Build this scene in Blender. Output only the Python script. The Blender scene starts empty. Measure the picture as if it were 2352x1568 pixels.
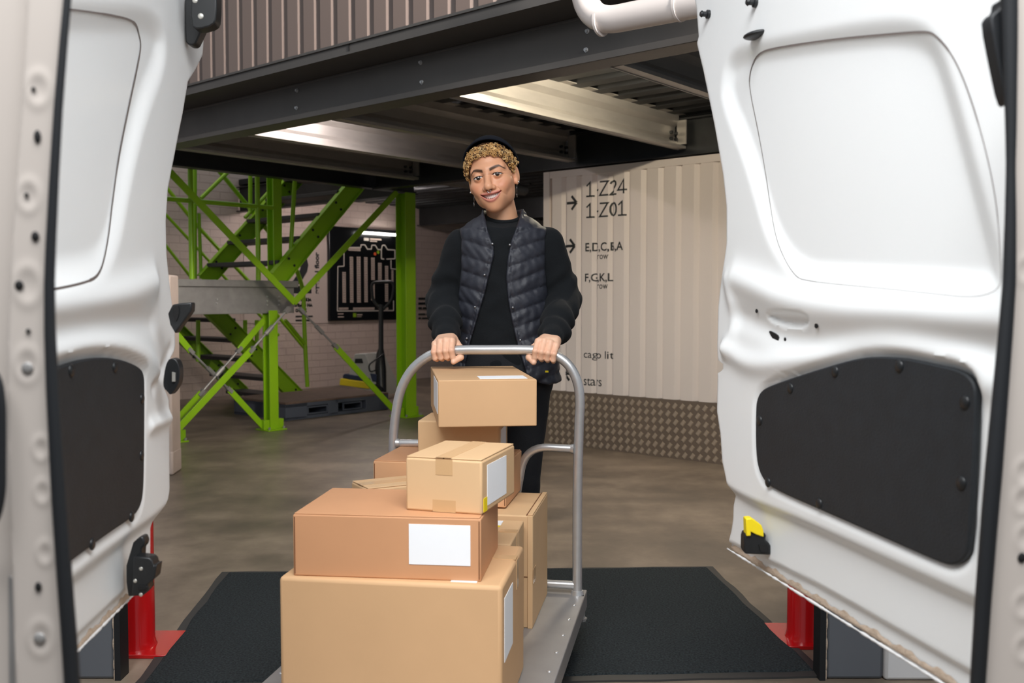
import bpy, bmesh, math, random
import numpy as np
from mathutils import Vector, Matrix
random.seed(7); np.random.seed(7)
SC = bpy.context.scene
COL = SC.collection
# ------------------------------------------------------------------ camera
F_PX, CX, CY, CAM_H = 2200.0, 1176.0, 784.0, 1.1
TH = math.atan(99/2200)
CT, ST = math.cos(TH), math.sin(TH)
cam_d = bpy.data.cameras.new('camera'); cam = bpy.data.objects.new('camera', cam_d); COL.objects.link(cam)
cam_d.sensor_width = 36.0; cam_d.lens = F_PX/2352*36.0
cam.location = (0, 0, CAM_H); cam.rotation_euler = (math.pi/2-TH, 0, 0)
cam_d.dof.use_dof = True; cam_d.dof.focus_distance = 3.0; cam_d.dof.aperture_fstop = 5.0
cam_d.clip_start = 0.05
SC.camera = cam

def ray(px, py):
    u = (px-CX)/F_PX; v = (CY-py)/F_PX
    return Vector((u, CT+v*ST, -ST+v*CT))
def P(px, py, Y):
    d = ray(px, py); return Vector((0, 0, CAM_H)) + d*(Y/d.y)
def PG(px, py, z=0.0):
    d = ray(px, py); return Vector((0, 0, CAM_H)) + d*((z-CAM_H)/d.z)
def PPL(px, py, p0, n):
    d = ray(px, py); o = Vector((0, 0, CAM_H)); n = Vector(n)
    return o + d*((Vector(p0)-o).dot(n)/d.dot(n))
# building axes: A goes left and away, B goes right and away
A2 = Vector((-.7605, .6494, 0)); B2 = Vector((.6494, .7605, 0)); O2 = Vector((.873, 6.76, 0))
def AB(a, b, z=0.0): return O2 + A2*a + B2*b + Vector((0, 0, z))
UP = Vector((0, 0, 1))

# ------------------------------------------------------------------ materials
def lin(c):
    c = c/255.0
    return c/12.92 if c <= .04045 else ((c+.055)/1.055)**2.4
def rgb(r, g, b): return (lin(r), lin(g), lin(b), 1)
def mat(name, col, rough=.5, metal=0.0, var=0.0, vscale=8.0, vstretch=None, bump=0.0, bscale=60.0, coat=0.0, spec=None, var_col=None, emit=None, sheen=0.0, attr=None, sss=0.0):
    m = bpy.data.materials.new(name); m.use_nodes = True
    nt = m.node_tree; bs = nt.nodes['Principled BSDF']
    bs.inputs['Base Color'].default_value = col; bs.inputs['Roughness'].default_value = rough; bs.inputs['Metallic'].default_value = metal
    if coat: bs.inputs['Coat Weight'].default_value = coat; bs.inputs['Coat Roughness'].default_value = .08
    if spec is not None: bs.inputs['Specular IOR Level'].default_value = spec
    if sheen: bs.inputs['Sheen Weight'].default_value = sheen
    if sss:
        bs.inputs['Subsurface Weight'].default_value = sss; bs.inputs['Subsurface Radius'].default_value = (.012, .005, .003); bs.inputs['Subsurface Scale'].default_value = 1.0
    if emit:
        bs.inputs['Emission Color'].default_value = emit[0]; bs.inputs['Emission Strength'].default_value = emit[1]
    tc = nt.nodes.new('ShaderNodeTexCoord'); src = tc.outputs['Object']
    if attr:
        a = nt.nodes.new('ShaderNodeAttribute'); a.attribute_name = attr
        nt.links.new(a.outputs['Color'], bs.inputs['Base Color'])
    if var:
        mp = nt.nodes.new('ShaderNodeMapping'); nt.links.new(src, mp.inputs[0])
        if vstretch: mp.inputs['Scale'].default_value = vstretch
        n = nt.nodes.new('ShaderNodeTexNoise'); n.inputs['Scale'].default_value = vscale; n.inputs['Detail'].default_value = 6
        nt.links.new(mp.outputs[0], n.inputs['Vector'])
        r = nt.nodes.new('ShaderNodeValToRGB'); r.color_ramp.elements[0].position = .3; r.color_ramp.elements[1].position = .7
        d = var_col or tuple(x*(1-var) for x in col[:3])+(1,)
        r.color_ramp.elements[0].color = d; r.color_ramp.elements[1].color = col
        nt.links.new(n.outputs[0], r.inputs[0]); nt.links.new(r.outputs[0], bs.inputs['Base Color'])
    if bump:
        n = nt.nodes.new('ShaderNodeTexNoise'); n.inputs['Scale'].default_value = bscale; n.inputs['Detail'].default_value = 4
        nt.links.new(src, n.inputs['Vector'])
        b = nt.nodes.new('ShaderNodeBump'); b.inputs['Strength'].default_value = bump; b.inputs['Distance'].default_value = .01
        nt.links.new(n.outputs[0], b.inputs['Height']); nt.links.new(b.outputs[0], bs.inputs['Normal'])
    return m
M = {}
def mm(k, *a, **kw): M[k] = mat(k, *a, **kw)
mm('van_white', rgb(240, 242, 242), .42, coat=.15)
mm('seam_grey', rgb(112, 102, 98), .7)
mm('van_panel', rgb(229, 231, 230), .4, coat=.25)
mm('pillar_paint', rgb(193, 184, 176), .42)
mm('rubber', rgb(20, 23, 27), .55)
mm('black_plastic', rgb(24, 26, 28), .38)
mm('trim_board', rgb(31, 36, 41), .6, var=.25, vscale=30, bump=.15, bscale=300)
mm('hole', rgb(8, 8, 9), .8)
mm('steel_dot', rgb(200, 198, 190), .35, .6)
mm('sealant', rgb(196, 176, 156), .6, bump=.4, bscale=120)
mm('yellow', rgb(238, 212, 20), .45)
mm('red', rgb(196, 16, 20), .22, coat=.4)
mm('mat_pile', rgb(62, 69, 72), .95, var=.72, vscale=150, bump=1.0, bscale=260, spec=.2)
mm('mat_rubber', rgb(52, 51, 50), .6)
mm('dock_grey', rgb(100, 104, 110), .5)
mm('dock_white', rgb(226, 226, 226), .5)
mm('concrete_pink', rgb(205, 188, 178), .75, var=.12, vscale=6)
mm('green', rgb(144, 194, 22), .36)
mm('galv', rgb(160, 158, 156), .42, .35, var=.2, vscale=14)
mm('galv_beam', rgb(176, 172, 166), .38, .45, var=.12, vscale=6, vstretch=(1, 1, 4))
mm('dark_steel', rgb(62, 64, 66), .42, .6, var=.25, vscale=5)
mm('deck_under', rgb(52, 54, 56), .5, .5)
mm('front_beam', rgb(104, 101, 98), .45, .45, var=.12, vscale=5)
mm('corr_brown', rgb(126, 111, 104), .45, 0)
mm('corr_cream', rgb(232, 222, 215), .5)
mm('tread', rgb(50, 50, 52), .6)
mm('ink', rgb(34, 36, 36), .6)
mm('pipe_white', rgb(228, 220, 216), .4)
mm('paper', rgb(238, 240, 243), .7)
mm('tape', rgb(200, 162, 118), .3)
mm('tape_clear', rgb(208, 171, 128), .2)
mm('kraft', rgb(208, 167, 124), .72, var=.07, vscale=5)
mm('kraft_mid', rgb(210, 160, 118), .7, var=.06, vscale=6)
mm('kraft_light', rgb(214, 177, 134), .72, var=.06, vscale=5)
mm('kraft_brown', rgb(200, 147, 106), .7, var=.08, vscale=5)
mm('seam', rgb(120, 78, 50), .9)
mm('chrome', rgb(214, 214, 214), .32, .7, var=.08, vscale=40)
mm('deck_steel', rgb(158, 155, 153), .42, .3, var=.12, vscale=12)
mm('board_black', rgb(14, 15, 17), .3)
mm('board_cell', rgb(214, 194, 180), .6)
mm('board_line', rgb(222, 212, 200), .6)
mm('board_red', rgb(226, 92, 52), .5)
mm('board_green', rgb(140, 176, 30), .5)
mm('lamp_glow', (1, 1, 1, 1), .5, emit=((1, .88, .85, 1), 150))
mm('lamp_pink', (1, 1, 1, 1), .5, emit=((1, .88, .86, 1), 95))
mm('lamp_warm', (1, 1, 1, 1), .5, emit=((1, .87, .66, 1), 470))
mm('board_glow', (1, 1, 1, 1), .5, emit=((1, .95, .9, 1), 9))
mm('lamp_body', rgb(210, 210, 208), .5)
mm('pallet_top', rgb(112, 92, 80), .8, var=.2, vscale=9)
mm('pallet_blue', rgb(78, 84, 96), .6)
mm('jack_grey', rgb(186, 184, 178), .5)
mm('jack_blue', rgb(26, 40, 72), .5)

def corrug_bump(): pass
def brick_mat(name, c1, c2, mortar, sc):
    m = bpy.data.materials.new(name); m.use_nodes = True; nt = m.node_tree; bs = nt.nodes['Principled BSDF']
    bs.inputs['Roughness'].default_value = .6
    tc = nt.nodes.new('ShaderNodeTexCoord'); br = nt.nodes.new('ShaderNodeTexBrick')
    nt.links.new(tc.outputs['UV'], br.inputs['Vector'])
    br.inputs['Color1'].default_value = c1; br.inputs['Color2'].default_value = c2; br.inputs['Mortar'].default_value = mortar
    br.inputs['Scale'].default_value = 1.0; br.inputs['Brick Width'].default_value = .25; br.inputs['Row Height'].default_value = .085
    br.inputs['Mortar Size'].default_value = .006; br.inputs['Mortar Smooth'].default_value = .5
    nt.links.new(br.outputs['Color'], bs.inputs['Base Color'])
    b = nt.nodes.new('ShaderNodeBump'); b.invert = True; b.inputs['Strength'].default_value = .5; b.inputs['Distance'].default_value = .012
    nt.links.new(br.outputs['Fac'], b.inputs['Height'])
    n = nt.nodes.new('ShaderNodeTexNoise'); n.inputs['Scale'].default_value = 25; nt.links.new(tc.outputs['UV'], n.inputs['Vector'])
    b2 = nt.nodes.new('ShaderNodeBump'); b2.inputs['Strength'].default_value = .35; b2.inputs['Distance'].default_value = .01
    nt.links.new(n.outputs[0], b2.inputs['Height']); nt.links.new(b.outputs[0], b2.inputs['Normal']); nt.links.new(b2.outputs[0], bs.inputs['Normal'])
    return m
M['brick'] = brick_mat('brick', rgb(208, 188, 177), rgb(214, 194, 183), rgb(196, 175, 164), 1)

def floor_mat():
    m = bpy.data.materials.new('concrete_floor'); m.use_nodes = True; nt = m.node_tree; bs = nt.nodes['Principled BSDF']
    tc = nt.nodes.new('ShaderNodeTexCoord')
    def noise(scale, stretch, det=6):
        mp = nt.nodes.new('ShaderNodeMapping'); mp.inputs['Scale'].default_value = stretch; nt.links.new(tc.outputs['Object'], mp.inputs[0])
        n = nt.nodes.new('ShaderNodeTexNoise'); n.inputs['Scale'].default_value = scale; n.inputs['Detail'].default_value = det; n.inputs['Roughness'].default_value = .62
        nt.links.new(mp.outputs[0], n.inputs['Vector']); return n
    n1 = noise(.9, (1, 1, 1)); n2 = noise(4.5, (1, .8, 1), 9)
    mx = nt.nodes.new('ShaderNodeMath'); mx.operation = 'MULTIPLY_ADD'; mx.inputs[1].default_value = .55
    nt.links.new(n2.outputs[0], mx.inputs[0]); nt.links.new(n1.outputs[0], mx.inputs[2])
    r = nt.nodes.new('ShaderNodeValToRGB'); e = r.color_ramp.elements
    e[0].position = .50; e[0].color = rgb(82, 76, 68); e[1].position = 1.05 if False else 1.0; e[1].color = rgb(164, 148, 130)
    x = r.color_ramp.elements.new(.74); x.color = rgb(122, 109, 95)
    nt.links.new(mx.outputs[0], r.inputs[0]); nt.links.new(r.outputs[0], bs.inputs['Base Color'])
    rr = nt.nodes.new('ShaderNodeMapRange'); rr.inputs['To Min'].default_value = .28; rr.inputs['To Max'].default_value = .5
    nt.links.new(n1.outputs[0], rr.inputs[0]); nt.links.new(rr.outputs[0], bs.inputs['Roughness'])
    b = nt.nodes.new('ShaderNodeBump'); b.inputs['Strength'].default_value = .12; b.inputs['Distance'].default_value = .01
    nt.links.new(n2.outputs[0], b.inputs['Height']); nt.links.new(b.outputs[0], bs.inputs['Normal'])
    return m
M['floor'] = floor_mat()

# ------------------------------------------------------------------ mesh building
class MB:
    def __init__(s): s.v = []; s.f = []; s.m = []
    def add(s, vs, fs, mi=0):
        o = len(s.v); s.v += [tuple(v) for v in vs]; s.f += [tuple(i+o for i in f) for f in fs]; s.m += [mi]*len(fs); return s
    def box(s, c, size, ax=(Vector((1, 0, 0)), Vector((0, 1, 0)), UP), mi=0):
        c = Vector(c); X, Y, Z = [Vector(a)*d*.5 for a, d in zip(ax, size)]
        vs = [c+X*i+Y*j+Z*k for k in (-1, 1) for j in (-1, 1) for i in (-1, 1)]
        return s.add(vs, [(0, 2, 3, 1), (4, 5, 7, 6), (0, 1, 5, 4), (2, 6, 7, 3), (0, 4, 6, 2), (1, 3, 7, 5)], mi)
    def prism(s, poly, vec, mi=0):
        poly = [Vector(p) for p in poly]; n = len(poly); vec = Vector(vec)
        nn = sum(((poly[i]-poly[0]).cross(poly[(i+1) % n]-poly[0]) for i in range(n)), Vector())
        if nn.dot(vec) < 0: poly.reverse()
        vs = poly+[p+vec for p in poly]
        fs = [tuple(range(n-1, -1, -1)), tuple(range(n, 2*n))]+[(i, (i+1) % n, n+(i+1) % n, n+i) for i in range(n)]
        return s.add(vs, fs, mi)
    def tube(s, pts, r, n=10, closed=False, mi=0):
        pts = [Vector(p) for p in pts]; N = len(pts); rs = r if isinstance(r, (list, tuple)) else [r]*N
        tan = []
        for i in range(N):
            a = pts[(i-1) % N] if (closed or i > 0) else pts[i]; b = pts[(i+1) % N] if (closed or i < N-1) else pts[i]
            tan.append((b-a).normalized())
        nrm = tan[0].orthogonal().normalized(); vs = []
        for i in range(N):
            nrm = (nrm-tan[i]*nrm.dot(tan[i]))
            nrm = nrm.normalized() if nrm.length > 1e-6 else tan[i].orthogonal().normalized()
            bn = tan[i].cross(nrm)
            vs += [pts[i]+(nrm*math.cos(2*math.pi*k/n)+bn*math.sin(2*math.pi*k/n))*rs[i] for k in range(n)]
        fs = []
        for i in range(N if closed else N-1):
            a, b = i*n, ((i+1) % N)*n
            fs += [(a+k, a+(k+1) % n, b+(k+1) % n, b+k) for k in range(n)]
        if not closed: fs += [tuple(range(n-1, -1, -1)), tuple((N-1)*n+k for k in range(n))]
        return s.add(vs, fs, mi)
    def cyl(s, a, b, r, n=20, mi=0): return s.tube([a, b], r, n, mi=mi)
    def bar(s, a, b, w, t, side, mi=0):
        a, b = Vector(a), Vector(b); d = (b-a); L = d.length; d.normalize()
        sd = Vector(side); sd = (sd-d*sd.dot(d)).normalized(); n = d.cross(sd)
        return s.box((a+b)/2, (L, w, t), (d, n, sd), mi)
    def ball(s, c, r, nu=12, nv=8, ax=None, mi=0):
        c = Vector(c); r = r if isinstance(r, (tuple, list)) else (r, r, r); ax = ax or (Vector((1, 0, 0)), Vector((0, 1, 0)), UP)
        vs = [c+ax[2]*r[2]]
        for j in range(1, nv):
            t = math.pi*j/nv
            for i in range(nu):
                p = 2*math.pi*i/nu
                vs.append(c+ax[0]*r[0]*math.sin(t)*math.cos(p)+ax[1]*r[1]*math.sin(t)*math.sin(p)+ax[2]*r[2]*math.cos(t))
        vs.append(c-ax[2]*r[2]); fs = [(0, 1+i, 1+(i+1) % nu) for i in range(nu)]
        for j in range(nv-2):
            a = 1+j*nu; b = a+nu
            fs += [(a+i, b+i, b+(i+1) % nu, a+(i+1) % nu) for i in range(nu)]
        a = 1+(nv-2)*nu; L = len(vs)-1
        fs += [(a+i, L, a+(i+1) % nu) for i in range(nu)]
        return s.add(vs, fs, mi)
LOC = {}
def wloc(o): return LOC.get(o.name, Vector())
def link(name, data, parent=None, loc=None):
    o = bpy.data.objects.new(name, data); COL.objects.link(o)
    if parent is not None:
        o.parent = parent; LOC[o.name] = wloc(parent).copy()
    else:
        o.location = loc or (0, 0, 0); LOC[o.name] = Vector(loc or (0, 0, 0))
    return o
def obj(name, mb, mats, parent=None, loc=None, smooth=False, bevel=0, seg=2, label=None, ang=40):
    off = wloc(parent) if parent is not None else Vector(loc or (0, 0, 0))
    me = bpy.data.meshes.new(name)
    vs = mb.v if off.length == 0 else [(x-off.x, y-off.y, z-off.z) for x, y, z in mb.v]
    me.from_pydata(vs, [], mb.f)
    for m in (mats if isinstance(mats, (list, tuple)) else [mats]): me.materials.append(M[m] if isinstance(m, str) else m)
    if any(mb.m): me.polygons.foreach_set('material_index', mb.m)
    if smooth == 'auto':
        me.polygons.foreach_set('use_smooth', [True]*len(me.polygons)); me.set_sharp_from_angle(angle=math.radians(ang))
    elif smooth: me.polygons.foreach_set('use_smooth', [True]*len(me.polygons))
    me.update()
    o = link(name, me, parent, loc)
    if bevel:
        b = o.modifiers.new('bevel', 'BEVEL'); b.width = bevel; b.segments = seg; b.limit_method = 'ANGLE'; b.angle_limit = math.radians(35)
        me.polygons.foreach_set('use_smooth', [True]*len(me.polygons)); me.set_sharp_from_angle(angle=math.radians(35))
    if label: o['label'] = label
    return o
def tag(o, label, cat, group=None):
    o['label'] = label; o['category'] = cat
    if group: o['group'] = group
    return o
def thing(name, label, cat, loc, group=None): return tag(link(name, None, None, Vector(loc)), label, cat, group)
def struct(name, mb, m, **kw):
    o = obj(name, mb, m, **kw); o['kind'] = 'structure'; return o
def text_mb(txt, size, origin, right, up, normal, off=.001, align='LEFT', thick=0, space=1.0, wscale=1.0, bold=0.0):
    cu = bpy.data.curves.new('t', 'FONT'); cu.body = txt; cu.size = size; cu.align_x = align; cu.resolution_u = 3
    cu.space_character = space; cu.offset = bold
    to = bpy.data.objects.new('t', cu); COL.objects.link(to)
    dg = bpy.context.evaluated_depsgraph_get(); me = bpy.data.meshes.new_from_object(to.evaluated_get(dg))
    o, r, u, n = Vector(origin), Vector(right), Vector(up), Vector(normal)
    vs = [o+r*(v.co.x*wscale)+u*v.co.y+n*off for v in me.vertices]; fs = [tuple(p.vertices) for p in me.polygons]
    flip = r.cross(u).dot(n) < 0
    if flip: fs = [f[::-1] for f in fs]
    mb = MB(); mb.add(vs, fs)
    bpy.data.objects.remove(to); bpy.data.meshes.remove(me); bpy.data.curves.remove(cu)
    return mb
def arc(c, r, u, v, a0, a1, n=8):
    return [Vector(c)+Vector(u)*r*math.cos(a0+(a1-a0)*i/n)+Vector(v)*r*math.sin(a0+(a1-a0)*i/n) for i in range(n+1)]
def fillet(pts, rad, n=6):
    pts = [Vector(p) for p in pts]; out = [pts[0]]
    for i in range(1, len(pts)-1):
        p = pts[i]; a = (pts[i-1]-p); b = (pts[i+1]-p); r = min(rad, a.length*.49, b.length*.49); a.normalize(); b.normalize()
        for k in range(n+1):
            t = k/n; out.append((p+a*r)*(1-t)**2+p*2*t*(1-t)+(p+b*r)*t*t)
    return out+[pts[-1]]
# ================================================================== SETTING
mb = MB(); mb.box((0, 6, -.02), (26, 26, .04)); struct('floor', mb, 'floor')

PER, DEP, PHS = .14, .022, .1028
TB = (0, .088, .091, .110)
def hprof(a):
    t = (a-PHS) % PER
    if t < TB[1]: return 0.0
    if t < TB[2]: return -DEP*(t-TB[1])/(TB[2]-TB[1])
    if t < TB[3]: return -DEP
    return -DEP*(1-(t-TB[3])/(PER-TB[3]))
def corr_breaks(a0, a1):
    xs = [a0]; k = math.floor((a0-PHS)/PER)
    while k*PER+PHS < a1:
        for t in TB:
            a = k*PER+t+PHS
            if a0 < a < a1: xs.append(a)
        k += 1
    return sorted(set(round(x, 5) for x in xs+[a1]))
def corr_wall(a0, a1, b, z0, z1):
    mb = MB(); xs = corr_breaks(a0, a1)
    vs = [AB(a, b-hprof(a), z) for a in xs for z in (z0, z1)]
    mb.add(vs, [(2*i, 2*i+1, 2*i+3, 2*i+2) for i in range(len(xs)-1)])
    mb.box(AB((a0+a1)/2, b+.06, (z0+z1)/2), (a1-a0, .05, z1-z0), (A2, B2, UP))
    return mb
AL, AR = .826, -1.6
SKT, WTOP = .405, 2.05
mb = corr_wall(AR, AL-.05, 0, SKT, WTOP-.05)
mb.box(AB((AL+AR)/2, .02, WTOP-.025), (AL-AR, .05, .05), (A2, B2, UP))          # top rail
mb.box(AB(AL-.028, .015, (WTOP+SKT)/2), (.056, .05, WTOP-SKT), (A2, B2, UP))    # corner post
mb.box(AB((AL+AR)/2, 1.3, 1.0), (AL-AR, 2.4, 2.0), (A2, B2, UP))                # body of the container behind
wall_right = struct('wall_right', mb, 'corr_cream')
# lettering painted over the ribs
def wall_ab(px, py):
    p = PPL(px, py, O2, B2); d = p-O2
    return d.dot(A2), p.z
def paint_on_ribs(name, mb, parent):
    bm = bmesh.new(); vs = [bm.verts.new(v) for v in mb.v]
    for f in mb.f:
        try: bm.faces.new([vs[i] for i in f])
        except ValueError: pass
    aa = [(v.co-O2).dot(A2) for v in bm.verts]
    for a in corr_breaks(min(aa), max(aa))[1:-1]:
        g = bm.verts[:]+bm.edges[:]+bm.faces[:]
        bmesh.ops.bisect_plane(bm, geom=g, plane_co=AB(a, 0), plane_no=A2)
    for v in bm.verts:
        d = v.co-O2; a = d.dot(A2); b = d.dot(B2)
        v.co += B2*(-hprof(a)-.002-b)
    me = bpy.data.meshes.new(name); bm.to_mesh(me); bm.free(); me.materials.append(M['ink'])
    return link(name, me, parent)
def wall_text(txt, px0, px1, pybase, pytop, bold=.0):
    a0, z0 = wall_ab(px0, pybase); a1, _ = wall_ab(px1, pybase); _, z1 = wall_ab(px0, pytop)
    t = text_mb(txt, 1.0, (0, 0, 0), (1, 0, 0), (0, 1, 0), (0, 0, 1), bold=bold)
    xs = [v[0] for v in t.v]; ys = [v[1] for v in t.v]
    cap = max(y for y in ys); x0, x1 = min(xs), max(xs)
    sx = (a0-a1)/(x1-x0); sz = (z1-z0)/cap
    t.v = [tuple(AB(a0-(x-x0)*sx, 0, z0+y*sz)) for x, y, _ in t.v]
    paint_on_ribs('lettering', t, wall_right)
GLY = {'1': ([[(.08, .74), (.34, .97), (.34, .04)], [(.06, .05), (.62, .05)]], .66), '-': ([[(.06, .43), (.30, .43)]], .36),
       'Z': ([[(.04, .95), (.62, .95), (.04, .05), (.64, .05)]], .70), '2': ([[(.05, .76), (.10, .88), (.22, .95), (.36, .94), (.47, .85), (.49, .70), (.42, .54), (.05, .05), (.54, .05)]], .60),
       '4': ([[(.44, .05), (.44, .95), (.04, .30), (.62, .30)]], .64), '0': ([[(.29, .96), (.14, .88), (.06, .68), (.05, .5), (.06, .32), (.14, .12), (.29, .04), (.44, .12), (.52, .32), (.53, .5), (.52, .68), (.44, .88), (.29, .96)]], .60)}
def stroke_text(txt, px0, px1, pybase, pytop, th=.055):
    a0, z0 = wall_ab(px0, pybase); a1, _ = wall_ab(px1, pybase); _, z1 = wall_ab(px0, pytop)
    tot = sum(GLY[c][1] for c in txt); sx = (a0-a1)/tot; sz = z1-z0; x = 0; mb = MB()
    for c in txt:
        for ln in GLY[c][0]:
            pts = [Vector((x+u, v_)) for u, v_ in ln]; Lf = []; Rt = []
            for i, p in enumerate(pts):
                d0 = (p-pts[i-1]).normalized() if i else None; d1 = (pts[i+1]-p).normalized() if i < len(pts)-1 else None
                d0 = d0 or d1; d1 = d1 or d0; n0 = Vector((-d0.y, d0.x)); n1 = Vector((-d1.y, d1.x)); n = (n0+n1); n = n.normalized() if n.length > .2 else n0
                k = th/max(.45, n.dot(n0)); Lf.append(p+n*k); Rt.append(p-n*k)
            P3 = [AB(a0-q.x*sx, 0, z0+q.y*sz) for q in Lf+Rt]; n_ = len(pts)
            mb.add(P3, [(i, i+1, n_+i+1, n_+i) for i in range(n_-1)])
        x += GLY[c][1]
    paint_on_ribs('lettering', mb, wall_right)
stroke_text('1-Z24', 1345, 1439, 453, 419); stroke_text('1-Z01', 1345, 1439, 501, 468)
wall_text('E,D,C,B,A', 1345, 1431, 577, 558, .014)
wall_text('row', 1372, 1397, 595, 585)
wall_text('F,G,K,L', 1344, 1405, 646, 628, .014)
wall_text('row', 1371, 1396, 663, 653)
wall_text('cago lit', 1341, 1406, 821, 804)
wall_text('stars', 1341, 1382, 884, 867)
def wall_arrow(px, py, w, flip=1):
    mb = MB(); a0, z0 = wall_ab(px, py); s = w
    def pt(x, z): return AB(a0-x*s*flip, 0, z0+z*s)
    def quad(p, q, t=.095):
        d = Vector((q[0]-p[0], q[1]-p[1])); d.normalize(); n = Vector((-d.y, d.x))*t
        return [pt(p[0]+n.x, p[1]+n.y), pt(q[0]+n.x, q[1]+n.y), pt(q[0]-n.x, q[1]-n.y), pt(p[0]-n.x, p[1]-n.y)]
    for p, q in (((-.5, 0), (.42, 0)), ((.05, .5), (.5, 0)), ((.05, -.5), (.5, 0))):
        mb.add(quad(p, q), [(0, 1, 2, 3)])
    paint_on_ribs('arrow', mb, wall_right)
wall_arrow(1312, 466, .10); wall_arrow(1308, 565, .10); wall_arrow(1309, 858, .10, -1)
# diamond plate skirt
mb = MB(); L = AL-AR
mb.box(AB((AL+AR)/2, -.004, SKT/2), (L, .012, SKT), (A2, B2, UP))
S = .058; fb = -.0105
nx = int(L/S); nz = int(SKT/S)
for i in range(nx):
    for j in range(nz+1):
        for k in (0,):
            a = AR+.03+i*S+j*.004; z = .03+j*.0555
            if z > SKT-.02 or a > AL-.02: continue
            c = AB(a, fb, z); d1 = (A2*-.6+UP*.8); d2 = (A2*.8+UP*.6)
            la, lb, h = .0205, .0140, .0045
            base = [c+d1*la*sx+d2*lb*sy for sx, sy in ((1, 1), (1, -1), (-1, -1), (-1, 1))]
            top = [c-B2*h+d1*la*.86*sx+d2*lb*.62*sy for sx, sy in ((1, 1), (1, -1), (-1, -1), (-1, 1))]
            mb.add(base+top, [(4, 5, 6, 7), (0, 1, 5, 4), (1, 2, 6, 5), (2, 3, 7, 6), (3, 0, 4, 7)], 1)
M['tread_plate'] = mat('tread_plate', rgb(132, 117, 103), .4, .4, var=.1, vscale=5); M['tread_raised'] = mat('tread_raised', rgb(190, 174, 155), .3, .45)
baseb = struct('baseboard_right', mb, ['tread_plate', 'tread_raised'])

# brick wall at the back, with uv in metres
def flat_wall(name, a, b0, b1, z0, z1, m):
    me = bpy.data.meshes.new(name)
    vs = [AB(a, b0, z0), AB(a, b1, z0), AB(a, b1, z1), AB(a, b0, z1)]; vs += [v+A2*.2 for v in vs]
    fs = [(3, 2, 1, 0), (4, 5, 6, 7), (0, 1, 5, 4), (1, 2, 6, 5), (2, 3, 7, 6), (3, 0, 4, 7)]
    me.from_pydata([tuple(v) for v in vs], [], fs)
    uv = me.uv_layers.new(name='UVMap')
    for l in me.loops:
        d = me.vertices[l.vertex_index].co-O2; uv.data[l.index].uv = (d.dot(B2), d.z)
    me.materials.append(M[m]); o = link(name, me); o['kind'] = 'structure'; return o
BA = 5.77
wall_back = flat_wall('wall_back', BA, -4.5, 7.5, 0, 4.2, 'brick')
mb = MB(); mb.box(AB(1.5, 7.6, 1.2), (9, .2, 2.4), (A2, B2, UP)); M['dark_wall'] = mat('dark_wall', rgb(70, 66, 62), .7); struct('wall_far', mb, 'dark_wall')
def back_pt(px, py, off=.004): return PPL(px, py, AB(BA-off, 0), A2)
def back_poly(name, pts, m, off, parent, thick=0.0):
    mb = MB(); ps = [back_pt(x, y, off) for x, y in pts]
    if thick: mb.prism(ps, -A2*thick)
    else: mb.add(ps, [tuple(range(len(ps)))[::-1]])
    return obj(name, mb, m, parent)
# painted light panel with the floor number
M['wall_paint'] = mat('wall_paint', rgb(214, 196, 186), .6, bump=.2, bscale=20)
back_poly('painted_panel', [(560, 548), (757, 556), (757, 742), (560, 742)], 'wall_paint', .006, wall_back, .004)
def back_text(txt, px, py, size_px, rot=False, wscale=1.0, bold=0, name='lettering'):
    o = back_pt(px, py, .013); k = o.y/F_PX
    r, u = (UP, -B2) if rot else (B2, UP)
    t = text_mb(txt, size_px*k*1.38, o, r, u, -A2, off=0, wscale=wscale*(1.0 if rot else 1.25), bold=bold)
    return obj(name, t, 'ink', wall_back)
back_text('2', 650, 671, 97, bold=.012)
back_text('этаж | floor', 733, 675, 12, True, 1.10, .004)
for t, x, y, s in (('ЛЕСТНИЦА', 668, 691, 6.5), ('ТОЛЬКО НА', 668, 704, 6.5), ('ЭТАЖ', 679, 716, 6.5)): back_text(t, x, y, s, False, .92, .004)
def blurred_line(px, py, hpx, words, m='ink', off=.013, parent=None):
    """a line too small to read: one low block per word"""
    mb = MB(); x = px
    for w_ in words:
        p, q_ = back_pt(x, py, off), back_pt(x+w_, py-hpx, off); b0_, b1_ = (p-O2).dot(B2), (q_-O2).dot(B2)
        mb.box(AB(BA-off, (b0_+b1_)/2, (p.z+q_.z)/2), (b1_-b0_, .002, (q_.z-p.z)*.8), (B2, A2, UP)); x += w_+2.2
    obj('small_print', mb, m, parent or wall_back)
blurred_line(679, 729, 5, (19, 18)); blurred_line(679, 738, 5, (14, 20))
for y, h_, ws in ((689, 6.5, (24,)), (700, 6.5, (27,)), (711, 6.5, (8, 15)), (724, 5, (16, 14)), (733, 5, (6, 24))): blurred_line(961, y, h_, ws)

# mezzanine deck seen from below (ribs run along A)
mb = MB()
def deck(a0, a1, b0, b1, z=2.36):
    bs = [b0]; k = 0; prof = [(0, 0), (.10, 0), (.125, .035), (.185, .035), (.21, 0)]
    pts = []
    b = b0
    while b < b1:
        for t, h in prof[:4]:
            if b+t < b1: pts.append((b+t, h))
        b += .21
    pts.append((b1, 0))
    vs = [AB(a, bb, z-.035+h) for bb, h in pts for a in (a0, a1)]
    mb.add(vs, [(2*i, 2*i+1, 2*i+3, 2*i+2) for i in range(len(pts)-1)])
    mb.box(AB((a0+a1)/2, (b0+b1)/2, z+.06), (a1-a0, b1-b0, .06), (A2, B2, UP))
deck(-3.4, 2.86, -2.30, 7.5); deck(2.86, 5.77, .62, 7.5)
struct('ceiling', mb, 'deck_under')
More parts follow.
